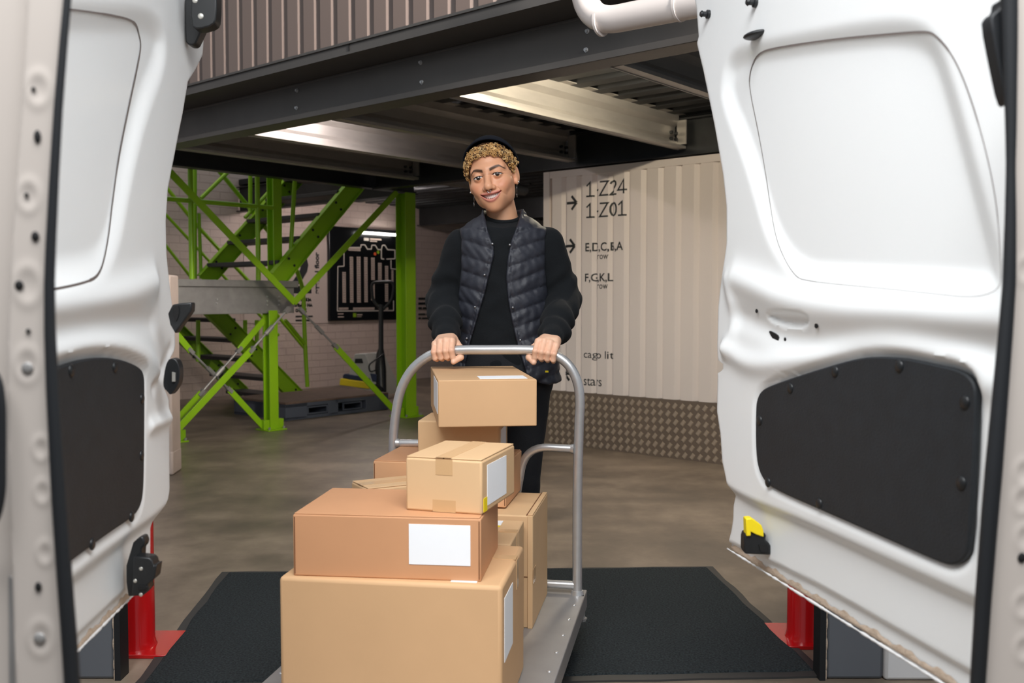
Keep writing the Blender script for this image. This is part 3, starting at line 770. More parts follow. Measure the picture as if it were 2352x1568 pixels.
def make_door(pl, edge_px, hinge_px, feats, v0, v1, label, nu, nv):
    e = []
    for q in edge_px:
        p = PPL(q[0], q[1], pl.p0+pl.n*((q[2] if len(q) > 2 else 0)-.005), pl.n); e.append(((p-pl.p0).dot(pl.du), p.z))
    e = sorted(e, key=lambda q: q[1]); ev = [q[1] for q in e]; eu = [q[0] for q in e]
    u0 = pl.uv(hinge_px, 1000)[0]
    uF = lambda v: float(np.interp(v, ev, eu))
    cache = {}
    def hf(U, V):
        H = np.zeros_like(U)
        for kind, pts, *par in feats:
            if kind == 'recess':      # depth, slope width
                d = seg_dist(U, V, pl.uvs(smooth_poly(pts)), True); H -= par[0]*sst(0, par[1], d)
            elif kind == 'groove':
                d = np.abs(seg_dist(U, V, pl.uvs(smooth_poly(pts)), True)); H -= par[0]*np.exp(-(d/par[1])**2)
            elif kind == 'ridge':
                d = seg_dist(U, V, pl.uvs(smooth_poly(pts, 2, False))); H += par[0]*np.exp(-(d/par[1])**2)
            elif kind == 'below':
                q = sorted(pl.uvs(smooth_poly(pts, 2, False))); vl = np.interp(U, [a for a, b in q], [b for a, b in q]); H -= par[0]*sst(0, par[1], vl-V)
            elif kind == 'flat':
                d = seg_dist(U, V, pl.uvs(smooth_poly(pts)), True); k = sst(-par[1], 0, d); H = H*(1-k)+par[0]*k
        uf = np.interp(V, ev, eu); de = uf-U
        H -= .005*np.clip(1-de/.012, 0, 1)**2
        dbt = V-v0; H -= .004*np.clip(1-dbt/.008, 0, 1)**2
        return H
    mb = pl.grid(lambda v: u0, uF, v0, v1, nu, nv, hf)
    d = obj('rear_door', mb, 'van_white', van, smooth='auto', ang=50, label=label)
    return d, uF, u0, hf
def ribbon(pl, hf, pts, w, door, nm='panel_seam', m='seam_grey', closed=True):
    q = smooth_poly(pl.uvs(pts), 3, closed); n = len(q); mb = MB(); vs = []
    hs = hf(np.array([[a[0] for a in q]]), np.array([[a[1] for a in q]]))[0]
    for i in range(n):
        a, b = q[i-1], q[(i+1) % n]; d = Vector((b[0]-a[0], b[1]-a[1])); d.normalize(); t = Vector((-d.y, d.x))*w[i*len(w)//n]/2
        vs += [pl.at(q[i][0]+t.x, q[i][1]+t.y, hs[i]+.0012), pl.at(q[i][0]-t.x, q[i][1]-t.y, hs[i]+.0012)]
    mb.add(vs, [(2*i, 2*i+1, (2*i+3) % (2*n), (2*i+2) % (2*n)) for i in range(n if closed else n-1)]); return obj(nm, mb, m, door)
def hat(pl, hf, px, py):
    u, v_ = pl.uv(px, py); return float(hf(np.array([[u]]), np.array([[v_]]))[0, 0])
# --- right door
R_EDGE = [(1592, -190), (1597, 0), (1601, 21), (1606, 86), (1602, 102), (1617, 164), (1642, 286), (1662, 400), (1670, 475), (1670, 560), (1667, 583), (1655, 668), (1651, 708), (1649, 797), (1651, 829), (1662, 831), (1662, 851), (1650, 853), (1648, 943), (1656, 997), (1660, 1058), (1668, 1095), (1684, 1134, -.010), (1686, 1160, -.018), (1685, 1190, -.018), (1681, 1218, -.018), (1676, 1257, -.024)]
R_SEAM = [(1706, 200), (1708, 165), (1717, 140), (1735, 122), (1765, 111), (1900, 90), (2050, 76), (2120, 72), (2150, 78), (2200, 140), (2250, 280), (2290, 450), (2300, 600), (2298, 690), (2100, 668), (1900, 650), (1858, 644), (1832, 638), (1800, 600), (1772, 540), (1752, 450), (1731, 320)]
R_REC = [(1653, 240), (1655, 180), (1666, 130), (1690, 102), (1740, 88), (1900, 56), (2010, 38), (2080, 34), (2130, 48), (2165, 90), (2195, 180), (2235, 320), (2275, 470), (2310, 600), (2310, 700), (2100, 684), (1900, 662), (1838, 654), (1790, 615), (1752, 540), (1728, 450), (1700, 360)]
R_BLK = [(1739, 950), (1741, 918), (1752, 896), (1775, 884), (1860, 855), (1960, 825), (2010, 818), (2080, 821), (2160, 838), (2205, 848), (2232, 864), (2245, 890), (2246, 930), (2240, 1100), (2231, 1240), (2226, 1272), (2212, 1290), (2190, 1298), (2165, 1293), (2050, 1242), (1900, 1176), (1790, 1128), (1760, 1107), (1744, 1075), (1739, 1030)]
def grow(poly, k):
    cx = sum(p[0] for p in poly)/len(poly); cy = sum(p[1] for p in poly)/len(poly)
    return [(cx+(x-cx)*(1+k), cy+(y-cy)*(1+k)) for x, y in poly]
RF = [('recess', R_REC, .015, .050),
      ('ridge', [(1690, 640), (1740, 660), (1800, 688), (1900, 708), (2100, 725), (2320, 740)], .014, .032),
      ('ridge', [(1690, 725), (1740, 745), (1800, 775), (1900, 790), (2040, 762), (2200, 790), (2320, 800)], -.010, .024),
      ('ridge', [(1670, 800), (1720, 838), (1800, 836), (1900, 806), (1980, 782), (2060, 784), (2160, 806), (2250, 838), (2275, 880)], .011, .024),
      ('ridge', [(1672, 640), (1690, 740), (1672, 800)], .008, .02),
      ('recess', [(1755, 708), (1880, 716), (1845, 765), (1760, 745)], .014, .012),
      ('flat', grow(R_BLK, .022), -.004, .012),
      ('recess', grow(R_BLK, .016), .006, .006),
      ('below', [(1640, 1085), (1700, 1132), (1790, 1165), (1900, 1212), (2050, 1280), (2230, 1360), (2330, 1400)], .018, .030),
      ('below', [(1640, 1235), (1700, 1262), (1880, 1352), (2030, 1440), (2330, 1615)], .010, .010)]
rdoor, ruF, ru0, rhf = make_door(RP, R_EDGE, 2335, RF, .535, 1.985, 'white right rear door with a white seamed upper panel and yellow latch lever', 150, 250)
ribbon(RP, rhf, R_SEAM, [.0036, .0036, .0036, .0032, .0032, .003, .002, .0014, .0008, .0008, .0008, .001, .0014, .0018, .002, .0024], rdoor)
def door_bits(pl, door, hf, blk, rivets):
    b = smooth_poly(blk, 2); ft = pl.shape(b, -.006, .004)
    tp = obj('lower_trim_panel', ft, 'trim_board', door, bevel=.003, label='black board trim panel')
    for px, py in rivets:
        mb = MB(); c = pl.px(px, py, .004); mb.ball(c, (.0105, .0105, .0042), 14, 8, (pl.du, UP, pl.n)); obj('rivet', mb, 'black_plastic', tp if False else door, smooth=True)
door_bits(RP, rdoor, rhf, R_BLK, [(1923, 853), (2071, 841), (1820, 891), (1749, 965), (1768, 1107), (1886, 1156), (2222, 924), (2214, 1109)])
def hole(pl, hf, px, py, rx, ry, door, nm='hole'):
    h = hat(pl, hf, px, py)+.0015; c = pl.px(px, py, h); mb = MB(); mb.ball(c, (rx, ry, .0012), 12, 6, (pl.du, UP, pl.n)); obj(nm, mb, 'hole', door, smooth=True)
for px, py, rx, ry in ((1738, 714, .006, .0045), (1879, 748, .007, .005), (1795, 779, .0045, .004)): hole(RP, rhf, px, py, rx, ry, rdoor)
h = hat(RP, rhf, 1768, 770); mb = RP.shape(smooth_poly([(1757, 758), (1770, 764), (1781, 772), (1781, 785), (1774, 785), (1766, 776)], 1), h-.001, h+.002); obj('hole', mb, 'hole', rdoor)
c = RP.px(1741, 80, hat(RP, rhf, 1741, 80))
mb = MB(); mb.ball(c, (.030, .03, .0078), 20, 10, (Vector((.99, 0, .12)), Vector((0, 1, 0)), Vector((-.12, 0, .99)))); obj('grommet', mb, 'black_plastic', rdoor, smooth=True)
for px, py in ((1629, 33), (1737, 6)):
    h = hat(RP, rhf, px, py); c = RP.px(px, py, h); mb = MB(); n = RP.n
    mb.tube([c-n*.002, c+n*.006, c+n*.008, c+n*.016, c+n*.018, c+n*.022], [.010, .010, .006, .006, .008, .005], 12); obj('rubber_stop', mb, 'black_plastic', rdoor, smooth='auto')
mb = RP.shape([(1651, 829), (1662, 831), (1662, 852), (1652, 853)], -.03, -.020); obj('striker_slot', mb, 'hole', rdoor)
Z8 = lambda q: [(1660+.2603*x, 1160+.2603*y) for x, y in q]
def rprism(name, pts, y0, y1, m='black_plastic', bev=.003, lab=None):
    mb = MB(); mb.prism([P(x, y, y0) for x, y in pts], Vector((0, y1-y0, 0))); return obj(name, mb, m, rdoor, bevel=bev, label=lab)
rprism('latch', Z8([(190, 290), (200, 250), (270, 240), (375, 245), (385, 270), (380, 312), (410, 335), (425, 360), (425, 440), (200, 430), (188, 400)]), 1.93, 1.962)
rprism('latch_hole', Z8([(320, 350), (390, 350), (402, 375), (400, 415), (335, 410)]), 1.927, 1.931, 'hole', 0)
rprism('latch_lever', Z8([(205, 120), (258, 115), (345, 178), (362, 230), (364, 283), (300, 262), (250, 235), (250, 272), (210, 275)]), 1.925, 1.95, 'yellow', .002, 'yellow latch lever')
def hem(pl, hf, u0, uf, v0, door):
    n = 90; mb = MB(); vs = []; us = np.linspace(u0, uf-.004, n); rnd = random.Random(3)
    for u in us:
        w = .011+.003*math.sin(u*70)+.002*math.sin(u*190); h0 = float(hf(np.array([[u]]), np.array([[v0+w]]))[0, 0])
        vs += [pl.at(u, v0+w, h0+.0006), pl.at(u, v0+w*.5, h0+.0030), pl.at(u, v0-.001, h0+.0005)]
    mb.add(vs, [q for i in range(n-1) for q in ((3*i, 3*i+1, 3*i+4, 3*i+3), (3*i+1, 3*i+2, 3*i+5, 3*i+4))]); s_ = obj('hem_sealant', mb, 'sealant', door, smooth=True)
    mb = MB(); pts = [pl.at(u, v0-.001, -.02) for u in us]; mb.tube(pts, [.0022*(1+.5*rnd.uniform(-1, 1)) for _ in us], 6); obj('hem_edge', mb, 'dock_white', door, smooth=True)
hem(RP, rhf, ru0, ruF(.54), .535, rdoor)

# --- left door
L_EDGE = [(480, -150), (468, 0), (467, 66), (463, 128), (447, 160), (429, 189), (418, 255), (398, 357), (383, 434), (378, 510), (380, 587), (388, 663), (398, 740), (400, 790), (398, 805), (378, 850), (375, 892), (385, 916), (386, 957), (387, 1125), (380, 1146, -.003), (367, 1166, -.008), (348, 1190, -.014), (343, 1210, -.014), (343, 1275, -.014), (325, 1345, -.02), (301, 1369, -.022)]
L_SEAM = [(120, 20), (170, 22), (250, 33), (308, 45), (328, 60), (337, 90), (338, 112), (328, 165), (310, 250), (290, 350), (275, 450), (262, 540), (245, 600), (225, 632), (200, 646), (130, 662), (80, 668), (80, 300)]
L_REC = [(110, -15), (260, 0), (340, 8), (372, 40), (386, 100), (380, 170), (345, 260), (318, 360), (298, 460), (282, 550), (262, 615), (235, 650), (190, 664), (80, 690), (60, 300)]
L_BLK = [(110, 850), (150, 836), (190, 824), (240, 820), (282, 827), (318, 843), (327, 860), (328, 900), (327, 1060), (325, 1135), (318, 1165), (302, 1187), (240, 1228), (165, 1284), (90, 1340)]
LF = [('recess', L_REC, .013, .06),
      ('ridge', [(60, 720), (180, 700), (240, 690), (300, 672), (350, 650)], .013, .032),
      ('ridge', [(60, 770), (200, 745), (280, 735), (350, 740)], -.009, .024),
      ('ridge', [(60, 820), (140, 800), (220, 785), (290, 795), (345, 825), (358, 860)], .010, .026),
      ('ridge', [(352, 890), (375, 845), (392, 805)], -.006, .014),
      ('flat', grow(L_BLK, .05), -.004, .012), ('recess', grow(L_BLK, .025), .006, .006),
      ('ridge', [(345, 978), (386, 960)], .010, .014),
      ('below', [(400, 1130), (372, 1165), (330, 1195), (240, 1262), (165, 1320), (60, 1400)], .014, .030),
      ('below', [(400, 1290), (300, 1355), (250, 1405), (170, 1480), (60, 1590)], .008, .012)]
ldoor, luF, lu0, lhf = make_door(LP, L_EDGE, 10, LF, .530, 2.05, 'white left rear door with black lock fittings on its free edge', 130, 250)
ribbon(LP, lhf, L_SEAM, [.003, .004, .005, .006, .007, .007, .006, .006, .006, .004, .0015, .001], ldoor)
door_bits(LP, ldoor, lhf, L_BLK, [(157, 851), (258, 843), (321, 915), (320, 1045), (297, 1186), (206, 1249)])
def lprism(name, pts, y0, y1, m='black_plastic', bev=.003, lab=None, par=ldoor):
    mb = MB(); mb.prism([P(x, y, y0) for x, y in pts], Vector((0, y1-y0, 0))); return obj(name, mb, m, par, bevel=bev, label=lab)
def lscrew(px, py, Y, r):
    mb = MB(); mb.ball(P(px, py, Y), (r, r*.35, r), 14, 8); obj('screw', mb, 'steel_dot', ldoor, smooth=True)
lprism('lock_plate', smooth_poly([(424, -30), (424, 92), (432, 103), (447, 103), (454, 90), (470, 55), (478, -30)], 1), 2.20, 2.235)
lprism('lock_housing', smooth_poly([(440, -40), (437, 60), (455, 67), (490, 58), (497, 40), (498, -40)], 1), 2.15, 2.19)
lscrew(461, 37, 2.15, .0066); lscrew(448, 1, 2.15, .0062)
lprism('check_bracket', [(385, 720), (396, 699), (415, 696), (440, 694), (439, 714), (420, 742), (402, 766), (390, 745)], 1.92, 1.945)
lprism('hole', smooth_poly([(397, 712), (401, 702), (410, 702), (411, 720), (405, 738), (400, 735)], 1), 1.917, 1.921, 'hole', 0)
lprism('lock', smooth_poly([(382, 830), (394, 821), (406, 826), (413, 848), (411, 880), (400, 898), (390, 908), (385, 900), (374, 890), (375, 866)], 2), 1.90, 1.925)
lprism('lock_insert', [(395, 854), (402, 856), (402, 876), (395, 876)], 1.896, 1.90, 'steel_dot', 0)
Z5 = lambda q: [(260+.1403*x, 1180+.1403*y) for x, y in q]
lprism('latch', Z5([(430, 370), (485, 370), (520, 465), (500, 530), (465, 560), (460, 700), (460, 1340), (240, 1355), (205, 1110), (205, 850), (250, 700), (320, 470)]), 1.735, 1.76)
lprism('latch_housing', Z5([(330, 700), (460, 705), (590, 718), (640, 770), (662, 850), (712, 832), (680, 1050), (600, 1120), (560, 1155), (580, 1230), (480, 1345), (300, 1335), (320, 1100)]), 1.71, 1.74)
lprism('latch_hole', smooth_poly(Z5([(370, 1180), (540, 1180), (555, 1225), (430, 1245)]), 1), 1.706, 1.711, 'hole', 0)
for x, y in ((455, 897), (360, 1097), (452, 1322)): lscrew(*Z5([(x, y)])[0], 1.709, .0035)
hem(LP, lhf, lu0, luF(.54), .530, ldoor)

# --- pillars: sheet metal strips facing into the van
def pillar(name, pl, seal_px, outer_px, side, feats, label, nu=70, nv=200):
    e = sorted(pl.uvs(seal_px), key=lambda q: q[1]); ev = [q[1] for q in e]; eu = [q[0] for q in e]
    uo = pl.uv(outer_px, 700)[0]; v0, v1 = ev[0], ev[-1]
    def hf(U, V):
        H = np.zeros_like(U)
        for kind, pts, *par in feats:
            if kind == 'dimple':
                (cx, cy, r), = pts; u, v_ = pl.uv(cx, cy); r = r*.62; d = np.sqrt((U-u)**2+((V-v_)*.7)**2); H += par[0]*np.exp(-((d-r)/(.35*r))**2)-par[0]*.8*np.exp(-(d/(.6*r))**2)
            elif kind == 'ridge':
                d = seg_dist(U, V, pl.uvs(smooth_poly(pts, 2, False))); H += par[0]*np.exp(-(d/par[1])**2)
            elif kind == 'stepleft':
                q = sorted((b, a) for a, b in pl.uvs(pts)); ul = np.interp(V, [a for a, b in q], [b for a, b in q]); H -= par[0]*sst(0, par[1], (ul-U)*(1 if side < 0 else -1))
        return H
    uS = lambda v: float(np.interp(v, ev, eu))
    mb = pl.grid((lambda v: uo) if side < 0 else uS, uS if side < 0 else (lambda v: uo), v0, v1, nu, nv, hf, back=.05, shift=side*.07)
    o = obj(name, mb, 'pillar_paint', van, smooth='auto', ang=50, label=label)
    return o, uS, v0, v1
LPP = Plane((0, .93, 0), (1, 0, 0), (0, -1, 0))
L_SEAL = [(160, -60), (157, 0), (148, 100), (136, 250), (127, 400), (119, 560), (116, 650), (117, 760), (123, 900), (130, 1020), (140, 1180), (150, 1320), (160, 1450), (170, 1600)]
LPF = [('stepleft', [(72, -60), (66, 0), (52, 250), (40, 430), (28, 600), (22, 760), (20, 900), (22, 1100), (30, 1300), (40, 1600)], .012, .008)]
for d in ((88, 205, .017), (66, 450, .016), (64, 655, .020), (63, 838, .018), (95, 1030, .012), (98, 1130, .012), (104, 1270, .012), (94, 1465, .018)): LPF.append(('dimple', [d], .0009))
lp, luS, a0, a1 = pillar('rear_pillar', LPP, L_SEAL, -260, -1, LPF, 'beige white left door pillar with stamped holes')
def seal(pl, uS, v0, v1, rfun, par, n=60, h=.002, du=0):
    pts = []; rs = []
    for i in range(n+1):
        v_ = v0+(v1-v0)*i/n; pts.append(pl.at(uS(v_)+du, v_, h)); rs.append(rfun(v_))
    mb = MB(); mb.tube(pts, rs, 12); return obj('door_seal', mb, 'rubber', par, smooth=True)
seal(LPP, luS, a0, a1, lambda v_: float(np.interp(v_, [.7, .9, 1.1, 1.4], [.0078, .0072, .0052, .0036])), lp)
def dark(pl, px, py, rx, ry, par, m='hole', h=.001, nm='hole'):
    mb = MB(); mb.ball(pl.px(px, py, h), (rx, ry, .0015), 12, 6, (pl.du, UP, pl.n)); obj(nm, mb, m, par, smooth=True)
for px, py, rx, ry in ((87, 314, .0035, .0065), (82, 543, .0040, .0050), (45, 655, .0045, .0048), (78, 205, .0022, .0022), (62, 448, .0022, .0022), (66, 760, .0024, .0024), (89, 1347, .0035, .0050)): dark(LPP, px, py, rx, ry, lp)
for px, py in ((64, 845), (92, 1465)): dark(LPP, px, py, .006, .006, lp, 'galv', .001, 'screw')
mb = MB(); mb.tube(fillet([LPP.px(-60, 815, .014), LPP.px(10, 850, .014), LPP.px(22, 920, .014), LPP.px(22, 1130, .014), LPP.px(5, 1200, .014), LPP.px(-60, 1225, .014)], .03), .0042, 10); obj('window_seal', mb, 'rubber', lp, smooth=True)
mb = LPP.shape([(8, 1330), (34, 1340), (40, 1600), (10, 1600)], -.012, -.009); obj('recess', mb, 'galv', lp)
RPP = Plane((0, 1.10, 0), (1, 0, 0), (0, -1, 0))
R_SEAL = [(2312, -60), (2316, 0), (2318, 100), (2320, 300), (2319, 500), (2316, 650), (2308, 760), (2296, 900), (2282, 1060), (2270, 1200), (2256, 1380), (2244, 1568), (2241, 1620)]
RPF = [('stepleft', [(2460, -60), (2450, 1600)], .01, .01)]
for d in ((2352, 1085, .016), (2348, 1150, .016), (2354, 1235, .016), (2350, 1390, .016), (2352, 1490, .016), (2356, 620, .016)): RPF.append(('dimple', [d], .0009))
rp, ruS, a0, a1 = pillar('rear_pillar', RPP, R_SEAL, 2700, 1, RPF, 'grey white right door pillar')
seal(RPP, ruS, a0, a1, lambda v_: float(np.interp(v_, [.65, .9, 1.15, 1.25, 1.45], [.0088, .0098, .0070, .0052, .0095])), rp)
dark(RPP, 2346, 1280, .005, .006, rp)
mb = RPP.shape(smooth_poly([(2280, 42), (2288, 26), (2304, 16), (2306, -10), (2332, -10), (2335, 60), (2332, 240), (2318, 228), (2301, 150)], 1), -.03, -.006); obj('check_strap_cover', mb, 'rubber', rp, bevel=.003)
# ================================================================== TROLLEY AND BOXES
PH = math.radians(10.5)
TX = Vector((math.cos(PH), -math.sin(PH), 0)); TY = Vector((math.sin(PH), math.cos(PH), 0))
DZ = .18
R0 = PG(1326, 1364, DZ)
def tp(x, y, z): return R0+TX*x+TY*y+UP*(z-DZ)      # x to the right, y to the back
tro = thing('platform_trolley', 'grey steel platform trolley with a bent tube handle, loaded with boxes', 'trolley', tp(-.3, -.5, 0))
W = .60
mb = MB(); xm = -W/2-.02; W2 = W+.09
mb.box(tp(xm, -.52, DZ-.004), (W2, 1.14, .008), (TX, TY, UP))
for s in (-1, 1): mb.box(tp(xm+s*(W2/2-.004), -.52, DZ-.03), (.008, 1.14, .052), (TX, TY, UP)); 
for y in (.045, -1.085): mb.box(tp(xm, y, DZ-.03), (W2, .008, .052), (TX, TY, UP))
obj('deck', mb, 'deck_steel', tro, bevel=.003)
for i in range(9):
    for s in (-1, 1):
        mb = MB(); mb.ball(tp(xm+s*(W2/2-.022), .02-i*.13, DZ), (.006, .006, .003), 10, 6); obj('rivet', mb, 'chrome', tro, smooth=True)
for x in (xm-W2/2+.08, xm+W2/2-.08):
    for y in (-.02, -1.0):
        c = tp(x, y, 0); mb = MB(); mb.box(c+UP*.128, (.09, .1, .006), (TX, TY, UP))
        for s in (-1, 1): mb.prism([c+TX*s*.022+TY*dy+UP*z for dy, z in ((-.03, .125), (.03, .125), (.05, .06), (.02, .05))], TX*.004)
        k = obj('caster', mb, 'galv', tro)
        mb = MB(); w = c+TY*.034+UP*.058; mb.tube([w-TX*.016, w-TX*.012, w+TX*.012, w+TX*.016], [.038, .045, .045, .038], 20); obj('wheel', mb, 'rubber', k, smooth='auto')
def onT(px, py): return PPL(px, py, R0, TY)
def catmull(pts, n=6):
    pts = [Vector(p) for p in pts]; q = [pts[0]*2-pts[1]]+pts+[pts[-1]*2-pts[-2]]; out = []
    for i in range(1, len(q)-2):
        a, b, c, d = q[i-1:i+3]
        for k in range(n):
            t = k/n; out.append(.5*((2*b)+(c-a)*t+(2*a-5*b+4*c-d)*t*t+(3*b-a-3*c+d)*t**3))
    return out+[pts[-1]]
hb = [onT(x, y) for x, y in ((1326, 1364), (1326, 1230), (1327, 1100), (1330, 980), (1332, 925), (1327, 880), (1309, 842), (1280, 818), (1240, 806), (1200, 803), (1120, 803), (1060, 803.5), (1010, 808), (974, 824), (943, 853), (921, 895), (910, 945), (904, 1000), (903, 1060))]
lbase = hb[-1].copy(); lbase.z = DZ; lbase = tp(((lbase-R0).dot(TX)), 0, DZ)
mb = MB(); mb.tube(catmull(hb+[(hb[-1]+lbase)/2, lbase], 5), .0150, 16)
for b in (R0, lbase): mb.tube([b, b+UP*.012], [.021, .018], 16)
obj('handle', mb, 'chrome', tro, smooth='auto')
lx = (lbase-R0).dot(TX)
for s in (1, -1):
    x0 = 0 if s > 0 else lx; zc = onT(1300, 1030).z if s > 0 else onT(930, 1018).z
    mb = MB(); mb.tube(fillet([tp(x0-s*.012, 0, zc), tp(x0-s*.165, 0, zc+.004), tp(x0-s*.20, 0, zc-.2), tp(x0-s*.20, 0, DZ+.03)], .075, 8), .0125, 14); mb.tube([tp(x0-s*.012, 0, zc), tp(x0-s*.022, 0, zc)], [.017, .014], 14)
    obj('side_rail', mb, 'chrome', tro, smooth='auto')
mb = MB(); mb.tube([tp(-.01, 0, DZ+.028), tp(lx+.01, 0, DZ+.028)], .0125, 14); obj('bottom_rail', mb, 'chrome', tro, smooth='auto')
mb = MB(); p = tp(.018, -.01, DZ-.02); mb.tube([p+UP*.02, p-UP*.05, p-UP*.06], [.007, .007, .011], 8); mb.tube([p-UP*.05, p-UP*.055], .014, 8); obj('retaining_bolt', mb, 'galv', tro, smooth='auto')

GRP = 'cardboard boxes on the trolley'
class Carton:
    def __init__(s, label, FR, ang, w, d, z0, z1, m='kraft', bev=.004):
        """FR: front right corner (x,y); ang: yaw of the depth axis in degrees (to the right)"""
        a = math.radians(ang); s.X = Vector((math.cos(a), -math.sin(a), 0)); s.Y = Vector((math.sin(a), math.cos(a), 0))
        s.o = Vector((FR[0], FR[1], 0))-s.X*w; s.w, s.d, s.z0, s.z1 = w, d, z0, z1
        s.r = thing('cardboard_box', label, 'box', s.pt(w/2, d/2, z0), GRP); s.m = m
        mb = MB(); mb.box(s.pt(w/2, d/2, (z0+z1)/2), (w, d, z1-z0), (s.X, s.Y, UP)); s.body = obj('carton', mb, m, s.r, bevel=bev, seg=3)
    def pt(s, x, y, z): return s.o+s.X*x+s.Y*y+UP*z
    def patch(s, name, face, a0, a1, b0, b1, m, t=.0012, skew=0, lab=None):
        """face top: a=x,b=y ; front: a=x,b=z ; right/left: a=y,b=z"""
        if face == 'top': q = [s.pt(a0, b0, s.z1), s.pt(a1, b0+skew, s.z1), s.pt(a1, b1+skew, s.z1), s.pt(a0, b1, s.z1)]; n = UP
        elif face == 'front': q = [s.pt(a0, 0, b0), s.pt(a1, 0, b0+skew), s.pt(a1, 0, b1+skew), s.pt(a0, 0, b1)]; n = -s.Y
        elif face == 'right': q = [s.pt(s.w, a0, b0), s.pt(s.w, a1, b0), s.pt(s.w, a1, b1), s.pt(s.w, a0, b1)]; n = s.X
        else: q = [s.pt(0, a0, b0), s.pt(0, a1, b0), s.pt(0, a1, b1), s.pt(0, a0, b1)]; n = -s.X
        mb = MB(); mb.prism(q, n*t); return obj(name, mb, m, s.r, label=lab)
    def flaps(s, along='y', gap=.003, t=.0035):
        for k in (0, 1):
            mb = MB()
            if along == 'y':
                x0, x1 = (.002, s.w/2-gap/2) if k == 0 else (s.w/2+gap/2, s.w-.002); mb.box(s.pt((x0+x1)/2, s.d/2, s.z1+t/2), (x1-x0, s.d-.004, t), (s.X, s.Y, UP))
            else:
                y0, y1 = (.002, s.d/2-gap/2) if k == 0 else (s.d/2+gap/2, s.d-.002); mb.box(s.pt(s.w/2, (y0+y1)/2, s.z1+t/2), (s.w-.004, y1-y0, t), (s.X, s.Y, UP))
            obj('flap', mb, s.m, s.r, bevel=.0012)
        s.z1 += t
def corner(px, py, z): p = PG(px, py, z); return (p.x, p.y)
Z1 = .49
FRt = PG(1153, 1347, Z1); FLt = PG(643, 1322, Z1); BRt = PG(1188, 1252, Z1)
w = (FRt-FLt).length; dd = (BRt-FRt).length
b1 = Carton('largest plain cardboard box at the front bottom of the trolley', (FRt.x, FRt.y), 8.5, w, dd, DZ, Z1, 'kraft', .009)
b1.patch('label', 'top', w-.115, w-.058, .018, .085, 'paper', lab='white label'); b1.patch('label', 'right', .03, .15, .315, .455, 'paper', lab='white label')
b1.patch('tape', 'top', w-.075, w-.002, .21, .245, 'tape_clear'); b1.patch('tape', 'right', .21, .245, .42, .488, 'tape_clear')
B0 = PG(1105, 1336, Z1); A0 = PG(672, 1323, Z1); zt = .626
w2 = (B0-A0).length; d2 = .285
b2 = Carton('reddish brown flat box with a big white front label, on the largest box', (B0.x, B0.y), 6.5, w2, d2, Z1, zt, 'kraft_brown', .003)
b2.patch('label', 'front', w2*.622, w2*.945, Z1+.034, Z1+.122, 'paper', lab='white label')
mb = MB(); mb.box(b2.pt(w2/2, d2/2, zt+.0015), (w2-.006, d2-.004, .003), (b2.X, b2.Y, UP)); obj('lid', mb, 'kraft_brown', b2.r, bevel=.001)
for x in (.004, w2-.004): 
    mb = MB(); mb.box(b2.pt(x, -.0006, (Z1+zt)/2), (.0022, .001, zt-Z1-.01), (b2.X, b2.Y, UP)); obj('slot', mb, 'seam', b2.r)
zt += .003
C0 = PG(1107, 1183, zt); D0 = PG(930, 1172, zt); E0 = PG(1187, 1136, zt)
w3 = (C0-D0).length; d3 = .245; h3 = .118
b3 = Carton('small tan box with a white side label, sitting on the reddish brown box', (C0.x, C0.y), 17, w3, d3, zt, zt+h3, 'kraft_light', .005)
b3.flaps('y'); b3.patch('tape', 'top', w3*.40, w3*.60, 0, d3, 'tape_clear', .0006); b3.patch('tape', 'front', w3*.40, w3*.62, zt+h3-.035, zt+h3, 'tape', .0006); b3.patch('tape', 'front', w3*.36, w3*.66, zt+.001, zt+.028, 'tape', .0006)
b3.patch('label', 'right', .035, .175, zt+.014, zt+.104, 'paper', lab='white label'); b3.patch('strip', 'right', .010, .034, zt+.004, zt+.034, 'yellow', lab='yellow strip')
# box 7 tall, right back
Z7 = .497
p7 = PG(1224, 1443, DZ); q7 = PG(1257, 1130, Z7)
b7 = Carton('tall upright tan box at the right edge of the trolley deck', (p7.x, p7.y), 9.5, .27, .315, DZ, Z7, 'kraft_light', .004)
mb = MB(); mb.box(b7.pt(.262, .157, Z7+.002), (.014, .31, .004), (b7.X, b7.Y, UP)); obj('flap', mb, 'kraft_light', b7.r, bevel=.001)
mb = MB(); mb.box(b7.pt(.252, .157, Z7+.0008), (.003, .31, .0016), (b7.X, b7.Y, UP)); obj('slot', mb, 'seam', b7.r)
mb = MB(); mb.box(b7.pt(.262, -.002, (DZ+Z7)/2), (.014, .003, Z7-DZ), (b7.X, b7.Y, UP)); obj('flap', mb, 'kraft_light', b7.r, bevel=.001)
mb = MB(); mb.box(b7.pt(.13, -.0008, .325), (.262, .0014, .002), (b7.X, b7.Y, UP)); obj('slot', mb, 'seam', b7.r)
b7.patch('tape', 'right', .0, .055, .305, .345, 'tape', .0008)
# box 9 behind box 1
Z9 = .487
p9 = PG(1173, 1251, Z9); ang9 = 8.0
b9 = Carton('tan box between the largest box and the tall upright box, yellow-edged top label', (p9.x, p9.y+.004), ang9, .24, .26, DZ, Z9, 'kraft_light', .004)
b9.patch('label', 'top', .13, .185, .19, .245, 'paper', lab='white label'); b9.patch('strip', 'top', .13, .185, .178, .19, 'yellow'); b9.patch('tape', 'top', .19, .238, .12, .15, 'tape_clear'); b9.patch('tape', 'right', .11, .15, .42, .485, 'tape_clear')
